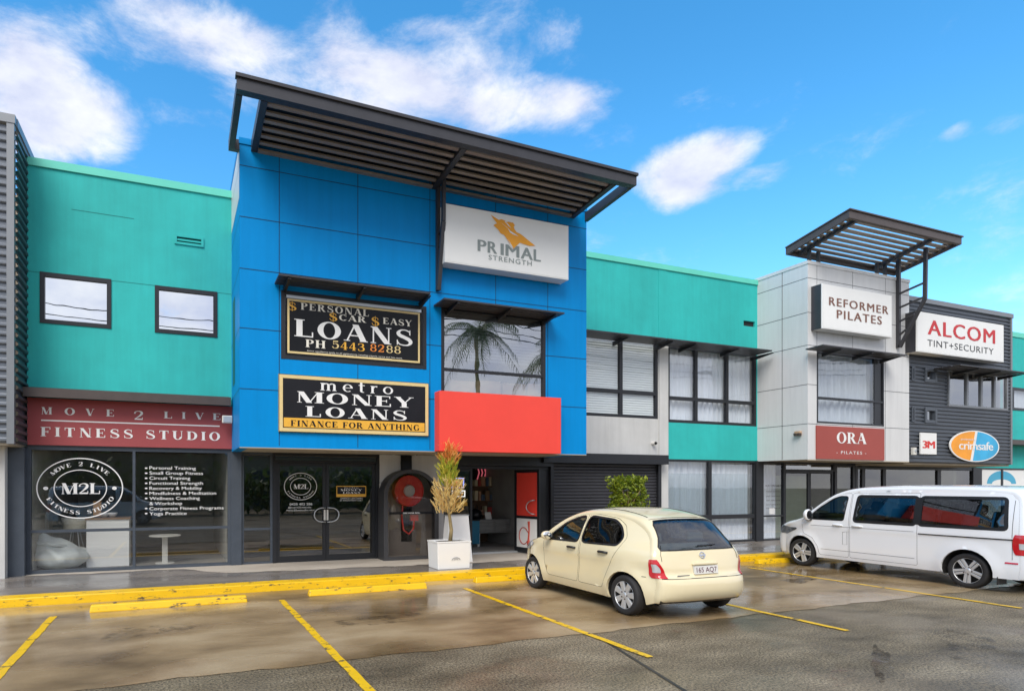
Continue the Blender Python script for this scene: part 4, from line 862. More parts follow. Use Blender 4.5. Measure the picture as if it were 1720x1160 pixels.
# red fitness sign
V = VT-.06
t = panel_sign('dusty red shop sign reading MOVE 2 LIVE FITNESS STUDIO', (uL+.02, uE+.02, SOF+.022, Zp(45,667,V)), V, .05, m_red)
mb = MB(); y = V-.008
for ch, x, s in zip('MOVE2LIVE', (69,108,144,178,224,275,305,328,357), (1,1,1,1,1.3,1,1,1,1)):
    yb = 695+(x-69)*.0335+(4 if ch == '2' else 0); k = 12*y/ray(69)[1]/F*s; wd = (20 if ch in 'MO' else 16 if ch != 'I' else 8)*(1.1 if ch=='2' else .92)
    letters(mb, 'serif', ch, U(x,y), U(x+wd,y), Zp(x,yb,y), k, y)
letters(mb, 'serif', 'FITNESS STUDIO', U(68,y), U(370,y), Zp(68,732,y), 15.5*y/ray(68)[1]/F, y, track=.28)
zl = Zp(69,705.3,y); mb.quad((U(69,y),y,zl-.013),(U(369,y),y,zl-.013),(U(369,y),y,zl+.013),(U(69,y),y,zl+.013)); mb.build('lettering', m_lwhite, t)
# loans window sign
V = VB+.02; r = (wl[0]+.09, wl[1]-.10, wl[2]+.09, Zp(476,490,VB)-.02)
t = panel_sign('black and gold upper window sign reading PERSONAL CAR EASY LOANS with a phone number', r, V, .012, mat('sign_black_gloss', (.010,.010,.011), .10, var=.4, scale=1.2, spec=.2), border=.0)
mb = MB(); frame(mb, r[0]+.04, r[1]-.05, r[2]+.04, r[3]-.10, V-.012, .04, .006); mb.build('gold_border', m_palegold, t)
y = V-.007
write(t, m_lcream, y, [('PERSONAL',505,620,519.5,11.5,0,.16),('CAR',569,615,537.5,10,0,.12),('EASY',643,692,543.5,10.5,0,.12),('PH',513,547,582.5,13,0,.1)])
write(t, m_lwhite, y, [('LOANS',494,694,564,29,0,.10)])
write(t, m_gold, y, [('$',483,498.5,520,13),('$',552,567,538,13),('$',623,637.5,546,14),('443',571,613,586.5,13,0,.05)])
write(t, m_palegold, y, [('5',557,570,584.5,13),('88',648,674,592,12.5,0,.05)]); write(t, mat('orange_vinyl', s2l((236,140,50)), .45, var=.05), y, [('82',621,646,589.5,12.5,0,.05)])
mb = MB(); letters(mb,'sans','Some conditions apply to all applications. Lending criteria, terms and fees apply.',U(516,y),U(676,y),Zp(516,589.5,y),2.2*y/ray(516)[1]/F,y)
letters(mb,'sans','Please ask in store for full details of our loans and repayment terms',U(532,y),U(658,y),Zp(532,593.5,y),2.2*y/ray(532)[1]/F,y); mb.build('small_print', m_lcream, t)
mb = MB(); u0, u1 = r[0], r[1]; z1 = Zp(476,489,VB); mb.box(u0+.02,u1-.02,VB-.005,VB+.03,r[3]-.09,r[3]+.01); mb.build('pale_head_strip', m_alu, t)
# metro money loans board
V = VB-.05; r = prect(468,627,724.5,720,V)
t = panel_sign('black board reading metro MONEY LOANS above a gold strip FINANCE FOR ANYTHING', r, V, .045, mat('board_charcoal', (.012,.012,.015), .4, var=.2, spec=.25), m_palegold, border=.0)
mb = MB(); frame(mb, r[0]+.012, r[1]-.012, r[2]+.012, r[3]-.012, V-.012, .07, .006); mb.build('gold_border', m_palegold, t)
y = V-.010
mb = MB(); mb.quad((r[0]+.10,y+.003,r[2]+.10),(r[1]-.10,y+.003,r[2]+.10),(r[1]-.10,y+.003,Zp(470,700.5,V)),(r[0]+.10,y+.003,Zp(470,700.5,V))); mb.build('gold_strip', m_gold, t)
write(t, m_lwhite, y, [('metro',537,661,655,19,0,.30),('MONEY',497,695,675,18.5,0,.10),('LOANS',513,684,699,17.5,0,.16)])
write(t, m_black, y, [('FINANCE FOR ANYTHING',488,705,715,10,0,.10)])
# bird light box
V = VB-.34; r = prect(747,341,440,955,V)
t = panel_sign('white light box sign with an orange bird emblem and grey words PRIMAL STRENGTH', r, V, .32, m_light, m_light, border=.03)
y = V-.010
def sp(px, py, yy=None): yy = yy or y; return (U(px,yy), yy, Zp(px,py,yy))
def z3(a): return (a[0]/9.667+780, a[1]/9.667+340)
bird = [(425,200),(560,285),(600,272),(665,300),(660,320),(720,315),(790,330),(820,375),(800,395),(815,440),(850,485),(905,510),(960,550),(1000,585),(1150,705),(1060,708),(900,655),(790,755),(680,580),(640,525),(590,505),(545,440),(470,370),(505,350),(530,340),(490,290)]
def poly_fill(pts, y_):
    res = delaunay_2d_cdt([Vector(p) for p in pts], [(i,(i+1) % len(pts)) for i in range(len(pts))], [], 1, 1e-6); return [[(res[0][i].x, y_, res[0][i].y) for i in f] for f in res[2]]
def pxpts(l): return [(sp(*z3(p))[0], sp(*z3(p))[2]) for p in l]
mb = MB()
for f_ in poly_fill(pxpts(bird), y-.004): mb.poly(f_)
mb.build('bird_emblem', mat('emblem_orange', s2l((244,166,30)), .45, var=.05), t)
mb = MB()
for l_ in ([(560,300),(600,335),(690,405),(750,470),(800,500),(880,555),(790,520),(740,490),(700,420),(610,345)], [(700,590),(780,720),(795,745),(770,735)], [(640,300),(700,345),(760,420),(720,390)]):
    for f_ in poly_fill(pxpts(l_), y-.008): mb.poly(f_)
mb.build('emblem_highlight', m_light, t)
mgl = mat('grey_letter_metal', s2l((138,148,146)), .5, var=.08, scale=6)
mb = MB()
for ch, x0, x1 in (('P',223,352),('R',386,525),('I',596,632),('M',676,885),('A',922,1105),('L',1132,1235)):
    yb = 785+(x0-223)*.175; a = z3((x0,yb)); b_ = z3((x1,yb)); letters(mb,'sans',ch,U(a[0],y),U(b_[0],y),Zp(a[0],a[1],y),20.5*y/ray(a[0])[1]/F,y,bold=.035)
a = z3((395,925)); letters(mb,'sans','STRENGTH',U(a[0],y),U(z3((1095,0))[0],y),Zp(*a,y),8.6*y/ray(a[0])[1]/F,y,bold=.012,track=.26); mb.build('lettering', mgl, t)
# blank red box sign
V = VB-.28; r = (U(738,V), U(942,V), Zp(942,761.5,V), Zp(738,655.5,V))
panel_sign('blank coral red box sign above the open shop entrance', r, V, .26, m_coral, m_coral)
# reformer pilates light box
V = VW-.32; r = prect(1381,476,551,1498,V)
t = panel_sign('white light box sign reading REFORMER PILATES in brown letters', r, V, .30, m_light, m_light, border=.035)
mb = MB(); mb.box(r[0]-.012,r[0]-.002,V+.03,VW,r[2],r[3]); mb.build('side_panel', m_char, t)
bc = mat('brown_letter', s2l((126,86,70)), .5, var=0)
y = V-.012; write(t, bc, y, [('REFORMER',1393,1492,512,14.5,.03,.28),('PILATES',1406,1481,534,15,.03,.28)], kind='sans')
# ora panel
V = VW-.03; r = (U(1371.5,V),U(1485.5,V),SOF+.0,Zp(1371,714,V))
t = panel_sign('terracotta red panel reading ORA PILATES below the pale grey tower window', r, V, .026, m_brick)
y = V-.008; write(t, m_lwhite, y, [('ORA',1405,1455,743.5,18.5,0,.03)]); mb = MB(); letters(mb,'sans','- PILATES -',U(1405,y),U(1455,y),Zp(1405,761.5,y),5.2*y/ray(1405)[1]/F,y,bold=.0,track=.3); mb.build('lettering', m_lwhite, t)
# alcom
V = VD-.42; r = prect(1540,522,590,1686,V)
t = panel_sign('white light box sign reading ALCOM TINT+SECURITY in red and grey', r, V, .32, m_light, m_light, border=.03)
mb = MB(); mb.box(r[0]-.012,r[0]-.002,V+.03,VD-.06,r[2],r[3]); mb.build('side_panel', m_char, t)
y = V-.010; write(t, mat('sign_red', s2l((200,44,48)), .5, var=0), y, [('ALCOM',1559,1671,561,26,.035,.22)], kind='sans'); write(t, m_frame, y, [('TINT+SECURITY',1558,1669,580.5,11.5,0,.18)], kind='sans')
# 3M
V = VD-.075; r = prect(1546,726,762,1573,V)
t = panel_sign('small white square sign with red 3M on charcoal cladding', r, V, .03, m_lwhite)
y = V-.008; write(t, mat('sign_red', s2l((214,50,44)), .5, var=0), y, [('3M',1550.5,1570,752,13,.07,-.05)], kind='sans')
# crimsafe oval
V = VD-.085; t = thing('sign', 'orange and blue oval sign reading crimsafe on charcoal cladding', 'sign', (U(1638,V), V, Zp(1638,776,V)))
cu_, cz_ = U(1638,V), Zp(1638,749,V); ru, rz_ = (U(1678,V)-U(1599,V))/2, 24.5*V/ray(1638)[1]/F
ov = [(cu_+ru*math.cos(R(a)), cz_+rz_*math.sin(R(a))) for a in range(0,360,6)]
mb = MB(); mb.prism([(cu_+(x-cu_)*1.05, cz_+(z-cz_)*1.07) for x, z in ov], V, V+.03); mb.build('oval_board', m_lwhite, t)
yy = V-.004
lft = [(x, z) for x, z in ov if x < cu_+.22*(z-cz_)-.05]; rgt = [(x, z) for x, z in ov if x >= cu_+.22*(z-cz_)-.05]
lft.sort(key=lambda p: (math.degrees(math.atan2((p[1]-cz_)/rz_,(p[0]-cu_)/ru))) % 360); rgt.sort(key=lambda p: ((math.degrees(math.atan2((p[1]-cz_)/rz_,(p[0]-cu_)/ru))+180) % 360))
mb = MB(); mb.poly([(x,yy,z) for x, z in lft]); mb.build('orange_half', mat('oval_orange', s2l((245,160,30)), .45, var=.2, scale=1), t)
mb = MB(); mb.poly([(x,yy,z) for x, z in rgt]); mb.build('blue_half', mat('oval_blue', s2l((50,175,225)), .45, var=.25, scale=1), t)
mb = MB(); y = V-.009; letters(mb,'sans','crimsafe',U(1611,y),U(1668,y),Zp(1640,755,y),14.5*y/ray(1640)[1]/F,y,bold=.03,track=.0); letters(mb,'sans','protected by',U(1614,y),U(1640,y),Zp(1627,739,y),3.6*y/ray(1627)[1]/F,y,bold=.01); mb.build('lettering', m_lwhite, t)

# ---------------------------------------------------------------- wall fittings
def camera_dome(px, py, V, label):
    u, z = P(px, py, V); r = thing('security_camera', label, 'security camera', (u, V, z))
    mb = MB(); mb.lathe([(0,.12),(.05,.12),(.05,-.02),(0,-.02)], (u,V-.10,z), 'y', 14); mb.lathe([(0,0),(.03,0),(.03,.12),(0,.12)], (u,V-.12,z+.03), 'y', 12); mb.build('camera_body', m_beige, r, smooth=False)
    mb = MB(); mb.lathe([(0,-.055),(.03,-.045),(.042,-.01),(.042,.0)], (u,V-.12,z), 'y', 14); mb.build('lens', m_black, r, smooth=True)
camera_dome(660, 760.5, VT-.025, 'white dome security camera on the wall right of the glass double doors')
camera_dome(697, 762, VT-.025, 'white security camera under the soffit above the arched hose cabinet')
camera_dome(1096, 744.5, VT-.005, 'small white security camera on white panel above the roller shutter')
u, z = P(381, 705, VT-.35); t = thing('flood_light', 'white box flood light fixed beside the red fitness sign', 'flood light', (u, VT-.3, z))
mb = MB(); mb.box(u-.10,u+.11,VT-.42,VT-.30,z-.07,z+.09); mb.build('housing', m_beige, t, bevel=.01)
mb = MB(); mb.box(u-.08,u+.09,VT-.428,VT-.421,z-.05,z+.07); mb.build('lens', m_alu, t)
mb = MB(); mb.bar((u+.05,VT-.30,z),(uB0-.002,VT-.28,z),.04,.04); mb.build('arm', m_alu, t)
u = uW0; yv = 12.45; zz = CAM_H + (yv/ray(1343)[1])*(PY-727)/F
t = thing('wall_light', 'rusty cream twin wall light on the side of the pale grey tower', 'wall light', (u, yv+.15, zz))
mb = MB(); mb.box(u-.10,u-.006,yv+.02,yv+.20,zz-.05,zz+.07); mb.build('housing', mat('rusty_cream', s2l((190,160,130)), .7, var=.35, scale=14), t, bevel=.01)
mb = MB(); mb.lathe([(0,-.02),(.05,-.02),(.065,.05),(.05,.06),(0,.06)],(u-.07,yv+.06,zz-.05),'z',12); mb.lathe([(0,-.02),(.05,-.02),(.065,.05),(.05,.06),(0,.06)],(u-.07,yv+.17,zz-.05),'z',12); mb.build('lamp_head', m_brown, t)
u, z = P(1529.5, 757, VD-.05); t = thing('alarm_box', 'cream alarm box at the corner between pale grey tower and charcoal cladding', 'alarm box', (u, VD, z))
mb = MB(); mb.box(u-.03,u+.12,VD-.16,VD-.07,z-.13,z+.11); mb.build('housing', m_beige, t, bevel=.01)
mb = MB(); mb.lathe([(0,-.01),(.04,-.01),(.045,.02),(0,.02)],(u+.045,VD-.168,z),'y',12); mb.build('strobe', m_alu, t)
# fire hose reel cabinet
V = VT-.50; a0, a1 = U(645,V), U(737,V); zt_ = Zp(690,788,V); zb_ = WALK_Z
t = thing('fire_hose_cabinet', 'dark arched fire hose reel cabinet with clear door beside glass doors', 'fire hose cabinet', ((a0+a1)/2, V, WALK_Z))
cu_ = (a0+a1)/2; rx = (a1-a0)/2; hz = zt_-.62
arch = lambda k, d=0: [(cu_-rx*k,zb_+d),(cu_+rx*k,zb_+d),(cu_+rx*k,hz)]+[(cu_+rx*k*math.cos(R(a)),hz+.62*(k-.0)*math.sin(R(a))) for a in range(10,171,10)]+[(cu_-rx*k,hz)]
mb = MB(); A, B = arch(1.0), arch(.86,.09)
for i in range(len(A)):
    j_ = (i+1) % len(A); mb.quad((A[i][0],V,A[i][1]),(A[j_][0],V,A[j_][1]),(B[j_][0],V,B[j_][1]),(B[i][0],V,B[i][1])); mb.quad((A[i][0],V,A[i][1]),(A[i][0],VT-.03,A[i][1]),(A[j_][0],VT-.03,A[j_][1]),(A[j_][0],V,A[j_][1])); mb.quad((B[i][0],V,B[i][1]),(B[j_][0],V,B[j_][1]),(B[j_][0],V+.06,B[j_][1]),(B[i][0],V+.06,B[i][1]))
mb.build('cabinet_shell', mat('cabinet_grey', s2l((62,62,64)), .5, .1, var=.2), t)
mb = MB(); mb.poly([(x,VT-.06,z) for x, z in A]); mb.build('cabinet_back', mat('cabinet_back', s2l((120,114,108)), .7, var=.25), t)
mb = MB(); mb.poly([(x,V+.03,z) for x, z in B]); dr_ = mb.build('clear_door', glass('smoked_acrylic', (.78,.76,.74), .06, .8), t)
zr_ = Zp(690,824,V)
mb = MB(); zc = Zp(690,861,V); mb.box(cu_-rx*.80,cu_+rx*.80,V+.015,V+.028,zc-.03,zc+.03); mb.build('name_strip', m_black, dr_)
mb = MB(); letters(mb,'sans','FIRE HOSE REEL',cu_-.22,cu_+.22,zc-.018,.036,V+.012,bold=.02); mb.build('lettering', m_lwhite, dr_)
m_fr = mat('fire_red', s2l((196,40,30)), .5, var=.15, scale=8)
mb = MB(); mb.lathe([(.0,.0),(.16,.0),(.17,.03),(.36,.03),(.38,.0),(.38,.20),(.0,.20)],(cu_-.02,V+.12,zr_),'y',36); rl = mb.build('hose_reel', m_fr, t)
mb = MB(); mb.lathe([(0,-.03),(.13,-.03),(.15,.01),(.15,.03)],(cu_-.02,V+.11,zr_),'y',24); mb.build('hub', mat('hub_grey', s2l((170,170,166)), .5, var=.2), rl)
mb = MB(); mb.tube([(cu_-.16,V+.2,zr_-.3),(cu_-.2,V+.16,zc-.1),(cu_-.16,V+.15,zc-.42),(cu_-.02,V+.15,zc-.52),(cu_+.1,V+.15,zc-.4),(cu_+.12,V+.15,zc-.14)],.022,8); mb.box(cu_+.02,cu_+.22,V+.12,V+.2,zc-.2,zc-.05); mb.build('hose', m_fr, rl, smooth=False)

# ---------------------------------------------------------------- plants
def leaf_mat(name, c1, c2, tr=.35):
    m = bpy.data.materials.new(name); m.use_nodes = True; t = m.node_tree; b = t.nodes['Principled BSDF']; b.inputs['Roughness'].default_value = .5
    g_ = t.nodes.new('ShaderNodeNewGeometry'); r = t.nodes.new('ShaderNodeValToRGB'); r.color_ramp.elements[0].color = c1+(1,); r.color_ramp.elements[1].color = c2+(1,)
    t.links.new(g_.outputs['Random Per Island'], r.inputs[0]); t.links.new(r.outputs[0], b.inputs['Base Color'])
    tl = t.nodes.new('ShaderNodeBsdfTranslucent'); t.links.new(r.outputs[0], tl.inputs[0]); x = t.nodes.new('ShaderNodeMixShader'); x.inputs[0].default_value = tr
    o = t.nodes['Material Output']; t.links.new(b.outputs[0], x.inputs[1]); t.links.new(tl.outputs[0], x.inputs[2]); t.links.new(x.outputs[0], o.inputs[0]); return m
m_bark = mat('bark', s2l((150,132,92)), .85, var=.3, scale=12)
# planter
V = 11.62; zp = WALK_Z
p0, p1 = U(735,V), U(791,V); zpt = Zp(765,911,V); pd = .55
t = thing('planter_box', 'tall square white planter holding the orange stick plant', 'planter', ((p0+p1)/2, V+.3, WALK_Z))
mb = MB(); k = .02
mb.hexa([(p0+k,V+k,zp),(p1-k,V+k,zp),(p1-k,V+pd-k,zp),(p0+k,V+pd-k,zp),(p0,V,zpt),(p1,V,zpt),(p1,V+pd,zpt),(p0,V+pd,zpt)])
mb.build('planter_body', m_lwhite, t, bevel=.012)
mb = MB(); frame(mb, p0-.006, p1+.006, V-.006, V+pd+.006, 0, .05, .03)
rim = MB(); rim.f = mb.f; rim.v = [(x, z, zpt+.001+y) for (x, y, z) in mb.v]; rim.build('planter_rim', m_lwhite, t)
mb = MB(); mb.quad((p0+.05,V+.05,zpt+.006),(p1-.05,V+.05,zpt+.006),(p1-.05,V+pd-.05,zpt+.006),(p0+.05,V+pd-.05,zpt+.006)); mb.build('soil', mat('soil', (.05,.04,.03), .95, var=.4, scale=20), t)
mb = MB(); ux, zx = P(766,940,V); ring(mb, ux, zx, .10, .06, .012, V-.004, 0, 180, 20); ring(mb, ux, zx-.0, .05, .03, .010, V-.004, 0, 180, 20); mb.build('arch_motif', m_flash, t)
t = thing('potted_plant', 'slim orange and green stick plant growing in the white planter', 'plant', ((p0+p1)/2-.02, V+.3, zpt))
cx, cy = U(756,V+.3), V+.3; zt_ = Zp(750,745,V+.3)
mb = MB(); mb.tube([(cx,cy,zpt-.02),(cx+.03,cy,zpt+.25),(cx-.02,cy,zpt+.6),(cx-.05,cy,zpt+.85),(cx-.06,cy,zpt+1.15),(cx-.06,cy,zt_-.35)],[.05,.042,.036,.03,.024,.014],8); mb.build('trunk', m_bark, t, smooth=True)
rnd = random.Random(11)
def twigs(name, m, zlo, zhi, rad, n, up, ln, col=0):
    mb = MB()
    for _ in range(n):
        z = rnd.uniform(zlo, zhi); a = rnd.uniform(0, 6.283); r0 = rad*math.sqrt(rnd.random())*.75
        p = Vector((cx-.05+math.cos(a)*r0, cy+math.sin(a)*r0, z)); d = Vector((math.cos(a)*rnd.uniform(.2,1), math.sin(a)*rnd.uniform(.2,1), up*rnd.uniform(.4,1.3))).normalized()
        l = ln*rnd.uniform(.6,1.3); q = p+d*l*.5; d2 = (d+Vector((rnd.uniform(-.5,.5),rnd.uniform(-.5,.5),.5))).normalized(); e = q+d2*l*.5
        mb.tube([p,q,e],[.010,.008,.004],4,cap=False)
        for _k in range(2):
            d3 = (d2+Vector((rnd.uniform(-1,1),rnd.uniform(-1,1),rnd.uniform(-.1,.8)))).normalized(); mb.tube([q,q+d3*l*.42],[.007,.003],4,cap=False)
    return mb.build(name, m, t)
zr = zt_-zpt
twigs('twigs', leaf_mat('twig_orange', s2l((238,140,56)), s2l((255,214,130))), zpt+zr*.78, zt_-.12, .20, 150, 1.3, .24)
twigs('twigs', leaf_mat('twig_green', s2l((150,180,46)), s2l((236,214,90))), zpt+zr*.56, zpt+zr*.82, .20, 190, 1.3, .22)
twigs('twigs', leaf_mat('twig_peach', s2l((226,186,110)), s2l((250,236,170))), zpt+zr*.28, zpt+zr*.58, .36, 230, .8, .23)
# white board behind the planter
V2 = V+.95; b0_, b1_ = U(756,V2), U(791,V2)
t = thing('display_board', 'tapered white display board standing just behind the white planter', 'board', ((b0_+b1_)/2, V2, WALK_Z))
mb = MB(); zq = Zp(770,866,V2); mb.hexa([(b0_-.02,V2,WALK_Z),(b1_+.05,V2,WALK_Z),(b1_+.05,V2+.45,WALK_Z),(b0_-.02,V2+.45,WALK_Z),(b0_,V2+.12,zq),(b1_,V2+.12,zq),(b1_,V2+.3,zq),(b0_,V2+.3,zq)]); mb.build('board_body', m_lwhite, t, bevel=.01)
mb = MB(); mb.box(b0_-.01,b1_+.01,V2+.11,V2+.31,zq,zq+.02); mb.build('board_cap', m_alu, t)
# topiary behind the car
V = 12.0; c0_, z0_ = U(1054,V), Zp(1054,852,V); hw = (U(1086,V)-U(1022,V))/2; zt_ = Zp(1054,803,V)
t = thing('topiary_bush', 'square clipped yellow green bush in front of the roller shutter', 'bush', (c0_, V, WALK_Z))
mb = MB(); mb.tube([(c0_,V,WALK_Z),(c0_+.02,V,.9),(c0_,V,zt_-.3)],[.05,.04,.02],8)
for k in range(14): a = k*2.4; mb.tube([(c0_,V,1.0+.03*k),(c0_+.4*math.cos(a),V+.3*math.sin(a),1.25+.06*k)],[.018,.006],5)
mb.build('trunk', m_bark, t)
def leafcloud(mb, pts, size, rnd, flat=.3):
    for p in pts:
        d = Vector((rnd.gauss(0,1), rnd.gauss(0,1), rnd.gauss(0,1)+flat)).normalized(); s_ = size*rnd.uniform(.6,1.4)
        a = d.orthogonal().normalized(); a.rotate(Matrix.Rotation(rnd.uniform(0,6.28), 3, d)); b = d.cross(a)
        mb.poly([p-a*s_*.9, p+b*s_*.45-a*s_*.1, p+a*s_, p-b*s_*.45-a*s_*.1])
rnd = random.Random(5); pts = []
while len(pts) < 2600:
    q = Vector((rnd.uniform(-1,1), rnd.uniform(-1,1), rnd.uniform(-1,1))); m_ = max(abs(q.x),abs(q.y),abs(q.z))
    if rnd.random() > m_**2.2: continue
    n_ = math.sin(q.x*7+1)*math.sin(q.y*6)*math.sin(q.z*8+2)
    if n_ > .45: continue
    q *= 1+.10*math.sin(q.x*9+q.z*5)*.8 + rnd.uniform(-.05,.1)
    pts.append(Vector((c0_+q.x*hw*.74, V+q.y*.20, (zt_+1.05)/2+q.z*(zt_-1.05)/2)))
mb = MB(); leafcloud(mb, pts, .055, rnd); mb.build('crown', leaf_mat('topiary_leaf', s2l((78,104,20)), s2l((160,172,50))), t)
bw_ = MB(); bw_.lathe([(.0,0),(.20,0),(.26,.36),(.28,.38),(.25,.38),(.22,.34),(0,.34)],(c0_,V,WALK_Z),'z',20); bw_.build('plant_pot', m_lwhite, t, smooth=False)

# ---------------------------------------------------------------- inside the fitness studio
V = VT+.75
m_bean = mat('bean_bag_fabric', s2l((206,212,210)), .85, var=.12, scale=6, bump=.3, bscale=14)
b0_, b1_ = U(46,V), U(150,V)
t = thing('bean_bag', 'slumped pale grey bean bag on the floor behind the studio window', 'bean bag', ((b0_+b1_)/2, V, WALK_Z))
me = bpy.data.meshes.new('bag'); bm = bmesh.new(); bmesh.ops.create_uvsphere(bm, u_segments=40, v_segments=24, radius=1)
for v in bm.verts:
    p = v.co.copy(); r_ = (b1_-b0_)/2*1.02
    zz = p.z*.30+.28 + .30*math.exp(-((p.x+.45)**2+p.y**2)*5)*max(0,p.z) ; zz = max(zz, 0)
    w_ = 1+.05*math.sin(9*p.x+4*p.z)+.04*math.sin(13*p.y+7*p.x)
    v.co = Vector((p.x*r_*w_, p.y*.5*w_, zz*(.95+.08*math.sin(7*p.x+3*p.y))))
bm.to_mesh(me); bm.free(); me.materials.append(m_bean)
for p in me.polygons: p.use_smooth = True
o = bpy.data.objects.new('bag', me); C.objects.link(o); o.location = ((b0_+b1_)/2, V, WALK_Z+.008); attach(o, t)
mb = MB(); mb.tube([((b0_+b1_)/2-.5,V-.2,.75),((b0_+b1_)/2-.2,V-.3,.72),((b0_+b1_)/2+.2,V-.28,.66)],[.03,.05,.02],8); mb.build('flap', m_bean, t, smooth=True)
V = VT+.7; t = thing('counter', 'white counter with timber top behind the studio window', 'counter', (U(182,V), V, WALK_Z))
mb = MB(); zq = Zp(182,872,V); mb.box(U(145,V),U(217,V),V,V+.6,WALK_Z+.008,zq); mb.build('counter_body', m_lwhite, t, bevel=.006)
mb = MB(); mb.box(U(143,V),U(219,V),V-.03,V+.62,zq+.001,zq+.04); mb.build('counter_top', mat('timber', s2l((150,118,84)), .5, var=.25, scale=3, stretch=(1,8,8)), t)
zc = zq+.042
u = U(163,V); t = thing('timber_stand', 'small upright timber block stand on the white counter', 'stand', (u, V+.3, zc)); mb = MB(); mb.box(u-.10,u+.06,V+.2,V+.24,zc,zc+.36); mb.build('board', mat('pale_timber', s2l((186,140,90)), .6, var=.2, scale=3, stretch=(6,6,1)), t); mb = MB(); mb.box(u-.12,u+.08,V+.14,V+.3,zc-.001,zc+.02); mb.build('foot', m_brown, t)
for (px, lab) in ((173,'white bowl on the counter next to the timber stand'),(187,'white bowl at the middle of the timber counter top')):
    u = U(px,V); mb = MB(); mb.lathe([(0,0),(.05,0),(.10,.07),(.11,.10),(.10,.10),(.09,.07),(0,.02)],(0,0,0),'z',18); o = mb.build('bowl', m_lwhite, smooth=True); o.location = (u,V+.25,zc); tag(o, lab, 'bowl', 'bowls on the studio counter')
u = U(121,V); zq2 = Zp(121,893,V); zq3 = Zp(121,871,V)
t = thing('tub_stool', 'cream round tub stool between the bean bag and the white counter', 'stool', (u, V+.5, WALK_Z))
mb = MB(); mb.lathe([(0,zq2),(.20,zq2),(.25,zq2+.06),(.29,zq3),(.26,zq3+.01),(.24,zq3-.03),(0,zq3-.05)],(u,V+.5,0),'z',28); mb.build('seat', mat('cream_plastic', s2l((205,200,184)), .45, var=.05), t, smooth=True)
mb = MB()
for a in (0.6,2.2,3.8,5.3): mb.tube([(u+.08*math.cos(a),V+.5+.08*math.sin(a),zq2+.02),(u+.26*math.cos(a),V+.5+.26*math.sin(a),WALK_Z+.01)],.013,6)
mb.build('legs', m_alu, t)
# pale curtain bundle at the left end of the studio window
t = thing('wrapped_stack', 'tall stack wrapped in pale plastic behind the bean bag', 'stack', (U(62,VT+1.6), VT+1.6, WALK_Z))
mb = MB(); curtain(t, (U(46,VT+1.4),U(78,VT+1.4),WALK_Z+.01,1.35), VT+1.4, .06, .3, 'plastic_wrap', mat('plastic_wrap', s2l((170,180,180)), .3, var=.2, scale=6), 3)
mb = MB(); mb.box(U(44,VT+1.5),U(80,VT+1.5),VT+1.6,VT+2.1,WALK_Z+.008,1.3); mb.build('cartons', mat('carton_grey', s2l((150,156,154)), .7, var=.2), t)
t = thing('grey_locker', 'grey timber locker standing behind the cream tub stool', 'locker', (U(100,VT+2.2), VT+2.2, WALK_Z))
mb = MB(); mb.box(U(80,VT+2.2),U(122,VT+2.2),VT+2.2,VT+2.6,WALK_Z+.008,1.2); mb.build('carcass', mat('grey_timber', s2l((120,126,124)), .7, var=.25, scale=3, stretch=(8,1,1)), t)
mb = MB(); mb.box(U(82,VT+2.2),U(120,VT+2.2),VT+2.17,VT+2.2,WALK_Z+.06,1.17); mb.build('door', mat('grey_timber_door', s2l((132,138,135)), .7, var=.25, scale=3, stretch=(8,1,1)), t)
u = U(277,VT+.9); t = thing('bar_table', 'small round white table on one leg behind the window with the training list', 'table', (u, VT+.9, WALK_Z))
mb = MB(); zq = .78; mb.lathe([(0,zq),(.34,zq),(.35,zq+.02),(.33,zq+.03),(0,zq+.03)],(u,VT+.9,0),'z',28); mb.build('table_top', m_beige, t)
mb = MB(); mb.box(u-.06,u+.06,VT+.84,VT+.96,WALK_Z+.02,zq-.001); mb.lathe([(0,WALK_Z+.01),(.22,WALK_Z+.01),(.20,WALK_Z+.03),(0,WALK_Z+.03)],(u,VT+.9,0),'z',20); mb.build('pedestal', m_beige, t)
# inside the entrance
V = VT+2.7; u0, u1 = U(797,V), U(858,V); t = thing('goods_shelf', 'brown shelf crowded with small goods deep inside the shop entrance', 'shelf', ((u0+u1)/2, V, WALK_Z))
mb = MB(); mb.box(u0,u1,V+.3,V+.34,WALK_Z+.008,2.1)
for k in range(4): mb.box(u0,u1,V,V+.3,.55+.45*k,.58+.45*k)
mb.build('shelf_frame', mat('shelf_brown', s2l((120,92,66)), .7, var=.25, scale=3), t)
rnd = random.Random(8); cols = [mat('goods_colour', s2l(c), .6, var=.15) for c in ((200,150,120),(190,70,60),(90,110,130),(220,205,170),(150,120,90))]
for k in range(4):
    x = u0+.03
    while x < u1-.14:
        w_ = rnd.uniform(.07,.16); h_ = rnd.uniform(.12,.34); mb = MB(); mb.box(x,x+w_*.9,V+.03,V+.2,.581+.45*k,.581+.45*k+h_); mb.build('packet', rnd.choice(cols), t); x += w_+.02
V = VT+1.6; u0, u1 = U(804,V), U(862,V); t = thing('draped_table', 'table under a striped grey cloth inside the open shop entrance', 'table', ((u0+u1)/2, V, WALK_Z))
m_cloth = mat('striped_cloth', s2l((120,120,116)), .9, var=.3, scale=5, stretch=(.3,1,6))
mb = MB(); mb.box(u0,u1,V,V+.8,.90,.95); ct = mb.build('table_top', m_cloth, t)
curtain(t, (u0,u1,.55,.90), V-.01, .02, .5, 'cloth', m_cloth, 7)
mb = MB()
for (a, b) in ((u0+.05,V+.05),(u1-.05,V+.05),(u0+.05,V+.75),(u1-.05,V+.75)): mb.tube([(a,b,WALK_Z+.01),(a,b,.9)],.02,6)
mb.build('legs', m_alu, t)
